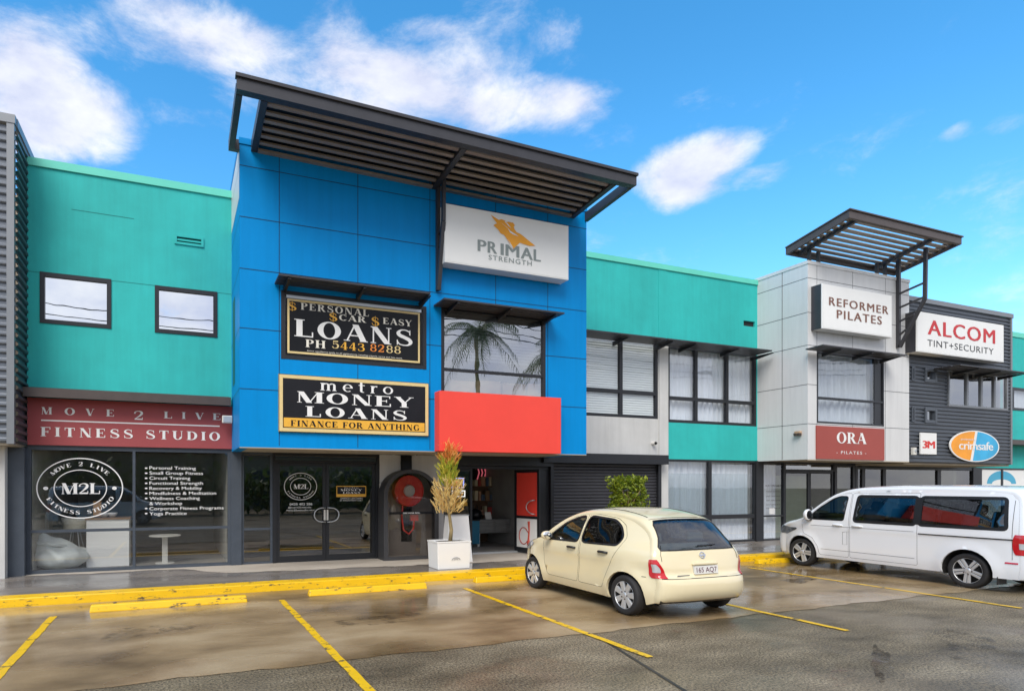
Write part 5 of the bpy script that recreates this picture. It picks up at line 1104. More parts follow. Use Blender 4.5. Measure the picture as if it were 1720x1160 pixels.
u = U(797,V); t = thing('display_cabinet', 'narrow teal blue display cabinet at the end of the draped table', 'cabinet', (u, V, WALK_Z)); mb = MB(); mb.box(u-.14,u+.14,V-.05,V+.4,WALK_Z+.10,.92); mb.build('carcass', mat('teal_blue_board', s2l((20,110,140)), .5, var=.1), t); mb = MB(); mb.box(u-.15,u+.15,V-.06,V+.41,.921,.95); mb.build('counter_top', m_black, t); mb = MB()
for s_ in (-.11,.11): mb.box(u+s_-.02,u+s_+.02,V-.03,V+.35,WALK_Z+.01,WALK_Z+.10)
mb.build('feet', m_beige, t)
u = U(824,V); t = thing('price_card', 'small white price card standing on the draped table', 'card', (u, V+.2, .951)); mb = MB(); mb.hexa([(u-.10,V+.1,.951),(u+.10,V+.1,.951),(u+.10,V+.12,.951),(u-.10,V+.12,.951),(u-.10,V+.18,1.16),(u+.10,V+.18,1.16),(u+.10,V+.20,1.16),(u-.10,V+.20,1.16)]); mb.build('card_face', m_beige, t); mb = MB(); mb.box(u-.11,u+.11,V+.12,V+.3,.951,.96); mb.build('card_foot', m_black, t)
u = U(809,V); t = thing('shop_bag', 'dark rounded bag on the draped table beside the price card', 'bag', (u, V+.3, .951)); mb = MB(); mb.lathe([(0,0),(.18,.0),(.22,.12),(.16,.26),(.05,.32),(0,.32)],(u,V+.4,.951),'z',16); mb.build('bag_body', m_black, t, smooth=True); mb = MB(); mb.tube([(u-.08,V+.4,1.22),(u-.05,V+.4,1.38),(u+.05,V+.4,1.38),(u+.08,V+.4,1.22)],.012,6); mb.build('handle', m_black, t)
u, z = P(824, 793, VT+2.8); t = thing('neon_sign', 'pink wall neon inside the shop above the draped table', 'neon sign', (u, VT+3.1, z)); mb = MB()
for k in range(5): mb.tube([(u-.3+.12*k,VT+3.15,z-.25),(u-.22+.12*k,VT+3.15,z),(u-.3+.12*k,VT+3.15,z+.25)],.02,6)
mb.build('neon_tube', mat('neon_pink', (.5,.10,.13), .5, var=0, emit=.35), t); mb = MB(); mb.box(u-.4,u+.4,VT+3.17,VT+3.19,z-.32,z+.32); mb.build('back_board', m_dark, t)
yv = VT+.09
def glow_sign(name, label, px0, py0, px1, py1, txt, col, tcol):
    r = rect(px0,py0,px1,py1,yv); t = thing(name, label, 'sign', ((r[0]+r[1])/2, yv, r[2])); mb = MB(); mb.box(r[0],r[1],yv,yv+.03,r[2],r[3]); mb.build('sign_box', m_black, t)
    mb = MB(); frame(mb, r[0]+.015, r[1]-.015, r[2]+.015, r[3]-.015, yv-.012, .025, .01); mb.build('lit_border', mat('lit_border', col, .5, var=0, emit=.9), t)
    mb = MB(); letters(mb,'sans',txt,r[0]+.07,r[1]-.07,r[2]+.10,max(.05,(r[3]-r[2])-.2),yv-.006,bold=.03); mb.build('lettering', mat('lit_letter', tcol, .5, var=0, emit=.9), t)
glow_sign('open_sign', 'lit red OPEN sign in the sidelight of the shop entrance', 757, 801, 780, 820, 'OPEN', (.25,.3,.8), (.8,.06,.08))
glow_sign('hours_sign', 'white framed sign below the lit OPEN sign', 758, 822, 782, 835, 'D', (.6,.6,.58), (.6,.6,.58))
r = rect(764,843,785,849,yv); mb = MB(); mb.box(r[0],r[1],yv,yv+.02,r[2],r[3]); tag(mb.build('yellow_notice', m_gold), 'yellow strip notice in the entrance sidelight behind the stick plant', 'notice')
# ---------------------------------------------------------------- vehicles
def catmull(cp, s):
    n = len(cp); s = min(max(s, 0), n-1-1e-9); i = int(s); t = s-i; g_ = lambda k: cp[min(max(k,0), n-1)]
    return [.5*((2*b)+(c-a)*t+(2*a-5*b+4*c-d)*t*t+(3*b-a-3*c+d)*t**3) for a, b, c, d in zip(g_(i-1), g_(i), g_(i+1), g_(i+2))]
def inpoly(x, y, poly):
    r = False; j = len(poly)-1
    for i in range(len(poly)):
        xi, yi = poly[i]; xj, yj = poly[j]
        if (yi > y) != (yj > y) and x < (xj-xi)*(y-yi)/(yj-yi)+xi: r = not r
        j = i
    return r
def smooth_poly(pts, n=6):          # closed Catmull-Rom
    m = len(pts); out = []
    for i in range(m):
        p = [pts[(i+k) % m] for k in (-1,0,1,2)]
        for k in range(n):
            t = k/n; out.append(tuple(.5*((2*b)+(c-a)*t+(2*a-5*b+4*c-d)*t*t+(3*b-a-3*c+d)*t**3) for a, b, c, d in zip(*p)))
    return out
def resample(pts, step):
    out = []
    for i in range(len(pts)):
        a, b = pts[i], pts[(i+1) % len(pts)]; l = math.hypot(b[0]-a[0], b[1]-a[1]); n = max(1, int(l/step+.5))
        out += [(a[0]+(b[0]-a[0])*k/n, a[1]+(b[1]-a[1])*k/n) for k in range(n)]
    return out
def rounded(pts, r, n=4):
    m = len(pts); out = []
    for i in range(m):
        p, a, b = Vector(pts[i]), Vector(pts[i-1]), Vector(pts[(i+1) % m]); d1 = (a-p); d2 = (b-p); k = min(r, d1.length*.45, d2.length*.45); A, B = p+d1.normalized()*k, p+d2.normalized()*k
        for j in range(n+1):
            t = j/n; q = A*(1-t)**2+p*2*t*(1-t)+B*t*t; out.append((q.x, q.y))
    return out
def offset_poly(pts, d):            # d > 0 shrinks
    m = len(pts); ar = sum(pts[i-1][0]*pts[i][1]-pts[i][0]*pts[i-1][1] for i in range(m)); sg = 1 if ar > 0 else -1; out = []
    for i in range(m):
        a, p, b = pts[i-1], pts[i], pts[(i+1) % m]; dx, dy = b[0]-a[0], b[1]-a[1]; l = math.hypot(dx, dy) or 1
        out.append((p[0]-sg*dy/l*d, p[1]+sg*dx/l*d))
    return out
def fill2d(outer, holes, step, sx=1.0, sy=1.0):
    """triangulate a polygon with holes, with interior points every step"""
    loops = [outer]+list(holes); vs = []; ed = []
    for lp_ in loops:
        b = len(vs); vs += [Vector((p[0]*sx, p[1]*sy)) for p in lp_]; ed += [(b+i, b+(i+1) % len(lp_)) for i in range(len(lp_))]
    o = [(p[0]*sx, p[1]*sy) for p in outer]; hs = [[(p[0]*sx, p[1]*sy) for p in h] for h in holes]
    x0, x1 = min(p[0] for p in o), max(p[0] for p in o); y0, y1 = min(p[1] for p in o), max(p[1] for p in o)
    cell = {}
    for p in vs: cell.setdefault((int(p.x//step), int(p.y//step)), []).append(p)
    j = 0; y = y0+step*.5
    while y < y1:
        x = x0+step*(.5 if j % 2 else .9)
        while x < x1:
            if inpoly(x, y, o) and not any(inpoly(x, y, h) for h in hs):
                c = (int(x//step), int(y//step)); ok = True
                for a in (-1,0,1):
                    for b in (-1,0,1):
                        for q in cell.get((c[0]+a, c[1]+b), ()):
                            if (q.x-x)**2+(q.y-y)**2 < (step*.45)**2: ok = False
                if ok: vs.append(Vector((x, y)))
            x += step
        y += step*.87; j += 1
    r = delaunay_2d_cdt(vs, ed, [], 0, 1e-7); fs = []
    for f in r[2]:
        mx_ = sum(r[0][i].x for i in f)/len(f); my = sum(r[0][i].y for i in f)/len(f)
        if inpoly(mx_, my, o) and not any(inpoly(mx_, my, h) for h in hs): fs.append(tuple(f))
    return [(v.x/sx, v.y/sy) for v in r[0]], fs

class Car:
    """car-local frame: x from nose to tail, y to the car's left, z up; mapped to a root at the rear axle, nose along +Y"""
    def __init__(s, root, cp, W, xr, sc, wy=1.0):
        s.root, s.cp, s.W, s.xr, s.sc, s.wy = root, cp, W, xr, sc, wy
    def loc(s, p): return (-p[1]*s.sc*s.wy, (s.xr-p[0])*s.sc, p[2]*s.sc)
    def strip(s, k, q, off=0.0):
        Sx, Sz, Ix, Iz, pw = catmull(s.cp, k); a = min(abs(q), 1); f = 1-(max(0, 1-a**pw))**(1/pw); y = a*s.W(Ix, Iz)
        d = Vector((Sx-Ix, 0, Sz-Iz)); n_ = (d.normalized() if d.length > 1e-6 else Vector((0,0,1)))*(1-a**4); n_.y = a**4; n_ = n_.normalized()*off
        x, z = Sx+(Ix-Sx)*f, Sz+(Iz-Sz)*f; sg = 1 if q >= 0 else -1
        return (x+n_.x, sg*(y+n_.y), z+n_.z)
    def side(s, x, z, sg, off=0.0): return (x, sg*(s.W(x, z)+off), z)
    def mesh(s, name, m, verts, faces, parent, smooth=True, th=0):
        me = bpy.data.meshes.new(name); me.from_pydata([s.loc(v) for v in verts], [], faces)
        b = bmesh.new(); b.from_mesh(me); bmesh.ops.remove_doubles(b, verts=b.verts, dist=2e-4); bmesh.ops.recalc_face_normals(b, faces=b.faces); b.to_mesh(me); b.free()
        me.materials.append(m)
        for p in me.polygons: p.use_smooth = smooth
        ob = bpy.data.objects.new(name, me); C.objects.link(ob); ob.parent = parent
        if th:
            md = ob.modifiers.new('thickness', 'SOLIDIFY'); md.thickness = th; md.offset = -1
        return ob
    def side_patch(s, name, m, poly, sg, parent, off=0.0, holes=(), step=.06, smooth=True, th=0):
        v, f = fill2d(resample(poly, step), [resample(h, step*.8) for h in holes], step)
        return s.mesh(name, m, [s.side(x, z, sg, off) for x, z in v], f, parent, smooth, th)
    def strip_patch(s, name, m, poly, parent, off=0.0, holes=(), step=.06, sx=.18, sy=.7, th=0):
        v, f = fill2d(poly, holes, step, sx, sy)
        return s.mesh(name, m, [s.strip(k, q, off) for k, q in v], f, parent, True, th)
    def ribbon(s, name, m, pts3, wd, parent):    # dark seam following surface points
        vs, fs = [], []
        for i, p in enumerate(pts3):
            d = Vector(pts3[min(i+1, len(pts3)-1)])-Vector(pts3[max(i-1, 0)]); n_ = Vector((.0, p[1], .25)) if abs(p[1]) > .3 else Vector((1,0,.3))
            t = d.cross(n_).normalized()*wd/2; vs += [Vector(p)-t, Vector(p)+t]
        for i in range(len(pts3)-1): fs.append((2*i, 2*i+1, 2*i+3, 2*i+2))
        return s.mesh(name, m, vs, fs, parent)
    def lbox(s, name, m, x0, x1, y0, y1, z0, z1, parent, bevel=.02):
        mb = MB(); a, b = s.loc((x0,y0,z0)), s.loc((x1,y1,z1)); mb.box(min(a[0],b[0]),max(a[0],b[0]),min(a[1],b[1]),max(a[1],b[1]),min(a[2],b[2]),max(a[2],b[2]))
        return mb.build(name, m, parent, bevel=bevel)

m_tyre = mat('tyre_rubber', (.022,.021,.021), .75, var=.2, scale=20)
m_plast = mat('black_plastic', (.018,.018,.019), .45, var=.1)
m_seal = mat('window_seal', (.010,.010,.011), .55, var=0)
m_int = mat('car_interior', (.03,.03,.032), .85, var=.1)
m_seat = mat('seat_fabric', (.16,.16,.165), .9, var=.15, scale=10)
m_gap = mat('panel_gap', (.012,.011,.010), .9, var=0)
m_rim = mat('alloy_silver', s2l((205,207,209)), .32, .45, var=.05)
m_taill = mat('tail_lamp_red', (.55,.012,.018), .08, var=.12, scale=10, coat=.6)
m_lampc = mat('lamp_clear', (.62,.63,.64), .08, .3, var=.08, scale=14, coat=.6)
m_plate = mat('plate_white', s2l((222,220,214)), .5, var=.04)
g_car = glass('car_glass', (.52,.62,.60), .09, 1.0); g_tint = glass('tinted_glass', (.08,.08,.09), .03, .5); g_van = glass('van_glass', (.30,.36,.38), .12, 1.0)

def make_wheel(r, wd, rr, spokes, kind):
    """tyre + rim about the x axis, outer face towards -x"""
    t = MB(); h = wd/2
    t.lathe([(rr*.97,-h*.78),(rr+.012,-h*.92),(r*.90,-h),(r*.97,-h*.86),(r,-h*.55),(r,h*.55),(r*.97,h*.86),(r*.90,h),(rr+.012,h*.92),(rr*.97,h*.8)], (0,0,0), 'x', 44, closed=True)
    d = MB(); d.lathe([(0,.02),(rr*.98,.0),(rr*.98,-h*.80),(rr*1.0,-h*.86),(rr*1.03,-h*.80),(rr*1.03,.02)], (0,0,0), 'x', 44)
    b = MB(); b.lathe([(0,-h*.45),(rr*.97,-h*.30),(rr*.97,-h*.2)], (0,0,0), 'x', 40)
    s = MB()
    for k in range(spokes):
        a = 2*math.pi*(k+.25)/spokes
        def pt(q, w_, x): return (x, q*math.cos(a)-w_*math.sin(a), q*math.sin(a)+w_*math.cos(a))
        arms = [(-.0, 1.0)] if kind == 'cap' else [(-.14, .62), (.14, .62)]
        for off, ws in arms:
            w0, w1 = (rr*.17, rr*.25) if kind == 'cap' else (rr*.10, rr*.115); o0, o1 = off*rr*.75, off*rr*1.0
            q0, q1 = rr*.16, rr*.97; x0, x1 = -h*.80, -h*.83
            s.hexa([pt(q0,o0-w0,x0+.02),pt(q1,o1-w1,x1+.03),pt(q1,o1+w1,x1+.03),pt(q0,o0+w0,x0+.02),pt(q0,o0-w0*.85,x0),pt(q1,o1-w1*.9,x1),pt(q1,o1+w1*.9,x1),pt(q0,o0+w0*.85,x0)])
    s.lathe([(0,-h*.90),(rr*.16,-h*.90),(rr*.24,-h*.80),(rr*.24,-h*.6)], (0,0,0), 'x', 20)
    n = MB()
    for k in range(5):
        a = 2*math.pi*k/5; n.lathe([(0,-h*.86),(.012,-h*.86),(.012,-h*.7)], (0,rr*.30*math.cos(a),rr*.30*math.sin(a)), 'x', 6)
    return t, d, b, s, n
def add_wheels(car, specs, wb):
    base = None
    for (x, y, sg) in specs:
        if base is None:
            t, d, b, s, n = make_wheel(*wb)
            e = t.build('wheel', m_tyre, car.root, smooth=True, weld=True)
            rm = d.build('rim', m_rim, e, smooth=False, weld=True); s.build('spokes', m_rim, e, bevel=.004); b.build('brake_disc', m_gap, e, smooth=True); n.build('wheel_nut', m_brown, e)
            base = e; w_ = e
        else: w_ = copy_tree(base, car.root)
        p = car.loc((x, y, 0)); w_.location = (p[0], p[1], wb[0]); w_.rotation_euler = (random.uniform(0, 6), 0, 0 if sg > 0 else math.pi)

def arch_pts(cx, r, zb, cz, n=14):   # from rear to front over the wheel, in (x, z)
    a0 = math.asin(min(1, (zb-cz)/r)); return [(cx+r*math.cos(a), cz+r*math.sin(a)) for a in [a0+(math.pi-2*a0)*i/n for i in range(n+1)]]

def build_body(car, m_paint, axles, ra, zb, wr, side_holes, doors, strip_holes, name='body', s0=0, s1=None, bottom=None):
    s1 = s1 if s1 is not None else len(car.cp)-1; N_ = 130
    top = []
    for i in range(N_+1):
        c = catmull(car.cp, s0+(s1-s0)*i/N_); top.append((c[2], c[3]))
    low = []
    for cx in axles: low += arch_pts(cx, ra, zb, wr)
    outline = top+low               # nose -> roof -> tail -> sill back to nose
    outline = [p for i, p in enumerate(outline) if math.hypot(p[0]-outline[i-1][0], p[1]-outline[i-1][1]) > 1e-4]
    vs, fs = [], []
    def add(v, f):
        b = len(vs); vs.extend(v); fs.extend(tuple(b+i for i in q) for q in f)
    out = resample(outline, .06)
    for sg in (1, -1):
        v, f = fill2d(out, [resample(h, .05) for h in side_holes+[d for d in doors]], .07)
        add([car.side(x, z, sg) for x, z in v], f)
    kk = [(s1)*i/N_ for i in range(N_+1)]
    box_ = [(k, -1) for k in kk]+[(s1, -1+2*j/24) for j in range(1, 24)]+[(k, 1) for k in reversed(kk)]+[(0, 1-2*j/24) for j in range(1, 24)]
    def rs(h): return [(a, b) for a, b in resample([(p[0]*.18, p[1]*.7) for p in h], .04)]
    hs = [[(a/.18, b/.7) for a, b in rs(h)] for h in strip_holes]
    # dense rows near the rounded edges
    rows = [-1,-.995,-.985,-.97,-.945,-.91,-.87,-.82,-.75,-.65,-.5,-.35,-.2,0,.2,.35,.5,.65,.75,.82,.87,.91,.945,.97,.985,.995,1]
    ve = [Vector((p[0]*.18, p[1]*.7)) for p in box_]; ed = [(i, (i+1) % len(ve)) for i in range(len(ve))]
    for h in hs:
        b = len(ve); ve += [Vector((p[0]*.18, p[1]*.7)) for p in h]; ed += [(b+i, b+(i+1) % len(h)) for i in range(len(h))]
    for q in rows[1:-1]:
        for k in kk[1:-1]:
            if not any(inpoly(k, q, h) for h in hs): ve.append(Vector((k*.18, q*.7)))
    r = delaunay_2d_cdt(ve, ed, [], 0, 1e-6); ff = []
    for f in r[2]:
        mx_ = sum(r[0][i].x for i in f)/len(f)/.18; my = sum(r[0][i].y for i in f)/len(f)/.7
        if not any(inpoly(mx_, my, h) for h in hs): ff.append(tuple(f))
    add([car.strip(v.x/.18, v.y/.7) for v in r[0]], ff)
    # wheel-arch lips
    for cx in axles:
        ap = arch_pts(cx, ra, zb, wr, 20)
        for sg in (1, -1):
            v = []; 
            for (x, z) in ap: v += [car.side(x, z, sg), (x, sg*(car.W(x, z)-.05), z)]
            add(v, [(2*i, 2*i+1, 2*i+3, 2*i+2) for i in range(len(ap)-1)])
    b = car.mesh(name, m_paint, vs, fs, car.root)
    return b, outline
def liners(car, axles, ra, zb, wr, x0, x1, hw):
    mb_v, mb_f = [], []
    for cx in axles:
        ap = arch_pts(cx, ra-.005, zb-.03, wr, 16)
        for sg in (1, -1):
            b = len(mb_v)
            for (x, z) in ap: mb_v += [(x, sg*(car.W(x, z)-.03), z), (x, sg*(hw-.28), z)]
            mb_f += [(b+2*i, b+2*i+1, b+2*i+3, b+2*i+2) for i in range(len(ap)-1)]; mb_f.append(tuple(b+2*i+1 for i in range(len(ap))))
    b = len(mb_v); mb_v += [(x0,-hw+.1,zb+.02),(x1,-hw+.1,zb+.02),(x1,hw-.1,zb+.02),(x0,hw-.1,zb+.02)]; mb_f.append((b,b+1,b+2,b+3))
    car.mesh('underbody', m_gap, mb_v, mb_f, car.root, smooth=False)

def lamp_corner(car, name, m, k0, k1, q0, dx, sg, parent, off=.006, qtop=None, n=12, shrink=0.0, dxt=None):
    vs, fs = [], []; m_ = 14
    for i in range(n+1):
        t = i/n; k = k0+(k1-k0)*t; e = math.sin(math.pi*min(1, max(0, .06+.88*t)))**.35
        qa = q0+(1-q0)*(1-e)*.5 + ((qtop-q0)*(1-t) if qtop else 0); dd = (dx if dxt is None else dxt+(dx-dxt)*t)*e
        I_ = catmull(car.cp, k)
        for j in range(m_+1):
            u = j/m_
            if u < .7: q = qa+(1-qa)*(u/.7)**.8; vs.append(car.strip(k, sg*q, off))
            else:
                x = I_[2]+(dd)*((u-.7)/.3); vs.append((x, sg*(car.W(x, I_[3])+off), I_[3]))
    for i in range(n):
        for j in range(m_): a = i*(m_+1)+j; fs.append((a, a+1, a+m_+2, a+m_+1))
    return car.mesh(name, m, vs, fs, parent)

# --- cream hatchback
m_cream = mat('cream_paint', s2l((232,218,180)), .22, var=.03, scale=1, coat=.7)
hatch_cp = [(.16,.20,.34,.20,3), (.03,.34,.33,.36,2.6), (.0,.50,.34,.52,2.4), (.04,.66,.40,.66,2.3), (.20,.79,.52,.76,2.4), (.50,.90,.68,.83,2.6), (.84,.985,.88,.90,2.8), (1.02,1.035,1.05,.94,3.0),
  (1.24,1.20,1.25,1.09,3.2), (1.52,1.37,1.54,1.275,3.2), (1.86,1.49,1.86,1.385,3.0), (2.25,1.535,2.25,1.425,3.0), (2.65,1.525,2.64,1.42,3.0), (3.00,1.475,2.95,1.37,3.0), (3.24,1.405,3.12,1.30,3.0),
  (3.36,1.29,3.27,1.20,3.0), (3.475,1.13,3.36,1.07,3.0), (3.545,.985,3.43,.955,2.9), (3.585,.86,3.47,.85,2.8), (3.615,.74,3.49,.74,2.7), (3.635,.64,3.50,.64,2.7), (3.70,.60,3.52,.59,2.6), (3.735,.52,3.53,.51,2.6), (3.735,.40,3.52,.40,2.6), (3.69,.30,3.50,.31,2.8), (3.60,.24,3.49,.24,3)]
st = lambda x: x+.13*max(0, x-2.7)
hatch_cp = [(st(a), b, st(c), d, e) for a, b, c, d, e in hatch_cp]
FX, RX = .71, 3.14
def W_h(x, z):
    w_ = .83
    if z < .42: w_ -= .05*((.42-z)/.22)**2
    if z > .90: w_ -= .235*(min(1,(z-.90)/.53))**1.35
    if x < 1.0: w_ -= .17*((1.0-x)/.66)**2.2
    if x > 2.75: w_ -= .085*((x-2.75)/.7)**2
    if z > .9 and x > 2.4: w_ -= .05*((x-2.4)/.7)*min(1,(z-.9)/.2)
    for cx in (FX, RX): d = math.hypot(x-cx, z-.29); w_ += .022*math.exp(-((d-.36)/.09)**2)*(z > .1)
    w_ += .012*math.exp(-((z-.80)/.06)**2)
    return w_
root = thing('parked_car', 'cream rounded hatchback parked nose-in at the open shop entrance', 'car', (7.20, 7.20, .006), None, R(-.6))
LOCAL.add(root.name); hc = Car(root, hatch_cp, W_h, RX, 1.03, 1.12)
ra, zb, wr = .345, .20, .29
wf = rounded([(1.22,.965),(2.06,.985),(2.03,1.385),(1.86,1.36),(1.60,1.255),(1.36,1.08)], .07)
wrr = rounded([(2.15,.985),(2.96,1.005),(3.00,1.12),(2.90,1.26),(2.72,1.355),(2.12,1.392)], .10)
fd = rounded([(1.10,.93),(1.36,1.13),(1.62,1.305),(1.88,1.405),(2.075,1.43),(2.115,.95),(2.10,.60),(2.06,.33),(1.22,.33),(1.12,.55)], .05)
rdr = rounded([(2.105,1.432),(2.40,1.425),(2.76,1.39),(2.97,1.29),(3.07,1.12),(3.00,.93),(2.86,.70),(2.76,.50),(2.68,.33),(2.085,.33),(2.125,.60),(2.14,.95)], .05)
ws = [(7.25,-.86),(7.25,.86),(9.7,.80),(9.7,-.80)]; rw = [(14.15,-.80),(14.15,.80),(14.6,.86),(16.6,.90),(17.0,.86),(17.05,.6),(17.05,-.6),(17.0,-.86),(16.6,-.90),(14.6,-.86)]
body, outl = build_body(hc, m_cream, [RX, FX], ra, zb, wr, [], [fd, rdr], [ws, rw])
liners(hc, [RX, FX], ra, zb, wr, .3, 3.6, .78)
for sg in (1, -1):
    for nm, dp_, wp, hx in (('front_door', fd, wf, 1.93), ('rear_door', rdr, wrr, 2.72)):
        d = hc.side_patch('car_door', m_cream, offset_poly(dp_, .006), sg, root, 0.0, [wp], .07)
        gm = g_car if nm == 'front_door' else g_tint
        hc.side_patch('window_seal', m_seal, offset_poly(wp, -.022), sg, d, .004, [offset_poly(wp, .008)], .05)
        hc.side_patch('side_window', gm, offset_poly(wp, .004), sg, d, -.008, (), .09)
        y_ = sg*(W_h(hx,.86)+.02); hd = MB(); P_ = [hc.loc((hx-.12,sg*(W_h(hx-.12,.87)+.004),.872)),hc.loc((hx-.07,y_+sg*.012,.878)),hc.loc((hx+.05,y_+sg*.012,.878)),hc.loc((hx+.10,sg*(W_h(hx+.1,.87)+.004),.872))]
        hd.tube(P_, [.016,.020,.020,.016], 8); hd.build('handle', m_plast, d, smooth=True)
    # mirror
    mb = MB(); c = hc.loc((1.33, sg*.92, 1.03)); mb.lathe([(0,-.06),(.055,-.055),(.085,-.02),(.09,.03),(.08,.05),(0,.05)],(0,0,0),'y',20)
    mm = mb.build('wing_mirror', m_cream, root, smooth=True); mm.scale = (1.15, -1, .85); mm.location = c
    mb = MB(); mb.lathe([(0,.051),(.075,.052),(.078,.045)],(0,0,0),'y',20); mb.build('mirror_glass', glass('mirror', (.2,.25,.27), .75, .2), mm, smooth=True)
    a, b = hc.loc((1.30,sg*.78,.99)), hc.loc((1.32,sg*.88,1.02)); mb = MB(); mb.bar(a,b,.06,.04); mb.build('mirror_arm', m_plast, root)
hc.side_patch('inner_trim', m_int, offset_poly([p for p in outl if p[1] < .93 or True], .03), 1, root, -.035, [wf, wrr], .12); hc.side_patch('inner_trim', m_int, offset_poly(outl, .03), -1, root, -.035, [wf, wrr], .12)
hc.strip_patch('windscreen', g_car, resample([(7.15,-.88),(7.15,.88),(9.8,.82),(9.8,-.82)], .3), root, -.004, step=.09)
rwm = hc.strip_patch('rear_window', glass('rear_glass', (.50,.60,.62), .11, 1.0), [(p[0], p[1]) for p in rw], root, -.003, step=.05)
def strip_ring(car, name, m, poly, d, off, parent):
    q = [(p[0]*.18, p[1]*.7) for p in poly]; a = offset_poly(q, -d); b = offset_poly(q, d*.6)
    vs = []; 
    A = resample(a, .03); 
    v, f = fill2d(A, [resample(b, .03)], .05); return car.mesh(name, m, [car.strip(x/.18, y/.7, off) for x, y in v], f, parent)
strip_ring(hc, 'window_seal', m_seal, rw, .014, .004, rwm); strip_ring(hc, 'window_seal', m_seal, [(7.25,-.86),(7.25,.86),(9.7,.80),(9.7,-.80)], .016, .004, root)
mb = MB(); mb.tube([hc.strip(16.75,.05,.02),hc.strip(16.7,-.15,.022),hc.strip(16.65,-.38,.02)],[.016,.011,.007],6); mb.v = [hc.loc(p) for p in mb.v]; mb.build('rear_wiper', m_plast, root)
# tail lights, plate, badge, seams
for sg in (1, -1):
    tl = lamp_corner(hc, 'tail_light', m_taill, 18.0, 20.9, .82, -.07, sg, root, .008, qtop=.90, dxt=-.04)
    lamp_corner(hc, 'reverse_lens', m_lampc, 18.55, 19.6, .90, -.0, sg, tl, .012, qtop=.94)
    lamp_corner(hc, 'headlight', m_lampc, 5.3, 3.3, .62, .12, sg, root, .008)
hc.ribbon('seam', m_gap, [hc.strip(21.0, q/20, .004) for q in range(-19, 20)], .010, root)
for sg in (1, -1):
    hc.ribbon('seam', m_gap, [hc.strip(k/4, sg*.865, .004) for k in range(66, 74)], .010, root)
    hc.ribbon('seam', m_gap, [hc.strip(13.9, sg*q/20, .003) for q in range(0, 18)], .010, root)
    hc.ribbon('seam', m_gap, [hc.side(x/50, .60-.0*(x-170), sg, .003) for x in range(172, 176)], .008, root)
pl = MB(); a = hc.strip(19.45, 0, .012)
mb = MB()
def plate_pt(y, z, o=0): x = hc.strip(19.3, 0, 0)[0]+.035+(.70-z)*.12; return (x+o, y, z)
q = [plate_pt(.19,.645),plate_pt(-.19,.645),plate_pt(-.19,.755),plate_pt(.19,.755)]
vs = q+[plate_pt(.19,.645,-.03),plate_pt(-.19,.645,-.03),plate_pt(-.19,.755,-.03),plate_pt(.19,.755,-.03)]
pn = hc.mesh('number_plate', m_plate, vs, [(0,1,2,3),(0,4,5,1),(1,5,6,2),(2,6,7,3),(3,7,4,0)], root, smooth=False)
pol, wd, _, _ = sans('165 AQ7', .012); k = .33/wd; vs, fs = [], []
for p_ in pol:
    b = len(vs); vs += [plate_pt(.165-x*k, .668+yy_*.073/.73, .003) for x, yy_ in p_]; fs.append(tuple(range(b, b+len(p_))))
hc.mesh('lettering', mat('plate_maroon', (.10,.01,.03), .6, var=0), vs, fs, pn, smooth=False)
hc.lbox('plate_garnish', m_cream, hc.strip(18.9,0)[0]-.03, hc.strip(18.9,0)[0]+.035, -.20, .20, .765, .80, root, .012)
mb = MB(); mb.lathe([(.040,-.004),(.052,.0),(.052,.006),(.040,.008),(.036,.002)],(0,0,0),'y',24,closed=True); mb.box(-.06,.06,-.002,.008,-.012,.012); bd = mb.build('badge', m_chrome, root); bx = hc.loc(hc.strip(17.7,0,.006)); bd.location = bx; bd.rotation_euler = (R(18),0,math.pi)
mb = MB(); mb.box(-.11,.11,-.003,.003,-.012,.012); bd = mb.build('badge', m_flash, root); bd.location = hc.loc(hc.strip(20.2,.52,.006)); bd.rotation_euler = (R(10),0,0)
hc.lbox('number_plate_lamp', m_plast, hc.strip(21.5,0)[0]-.02, hc.strip(21.5,0)[0]+.004, -.05,.05,.47,.485, root, .004)
hc.strip_patch('bumper_lip', m_plast, [(24.2,-.96),(24.2,.96),(25,.96),(25,-.96)], root, .004, step=.06)
hc.ribbon('roof_seam', m_gap, [hc.strip(k/5, .80, .003) for k in range(52, 69)], .012, root); hc.ribbon('roof_seam', m_gap, [hc.strip(k/5, -.80, .003) for k in range(52, 69)], .012, root)
for y in (.37,-.37):
    s_ = hc.lbox('seat', m_seat, 1.85, 2.32, y-.23, y+.23, .42, .62, root, .05); mb = MB(); A = [(2.28,y,.6),(2.42,y,1.10),(2.44,y,1.16),(2.45,y,1.20),(2.48,y,1.34)]; mb.tube([hc.loc(p) for p in A],[.17,.19,.08,.11,.10],10); b_ = mb.build('backrest', m_seat, s_, smooth=True)
s_ = hc.lbox('seat', m_seat, 2.75, 3.15, -.58, .58, .45, .62, root, .05); hc.lbox('backrest', m_seat, 3.12, 3.24, -.58, .58, .6, 1.02, s_, .05)
for y in (.36,-.36): hc.lbox('headrest', m_seat, 3.13, 3.21, y-.13, y+.13, 1.04, 1.18, s_, .03)
hc.lbox('dashboard', m_int, 1.1, 1.5, -.66, .66, .62, .95, root, .06)
mb = MB(); pts_ = [hc.loc((1.62+.05*math.sin(R(a)), -.37+.18*math.cos(R(a)), .93+.17*math.sin(R(a)))) for a in range(0,361,15)]; mb.tube(pts_, .014, 6); mb.build('steering_wheel', m_int, root)
add_wheels(hc, [(RX,.74,1),(RX,-.74,-1),(FX,.735,1),(FX,-.735,-1)], (.29*1.03,.18,.205,7,'cap'))

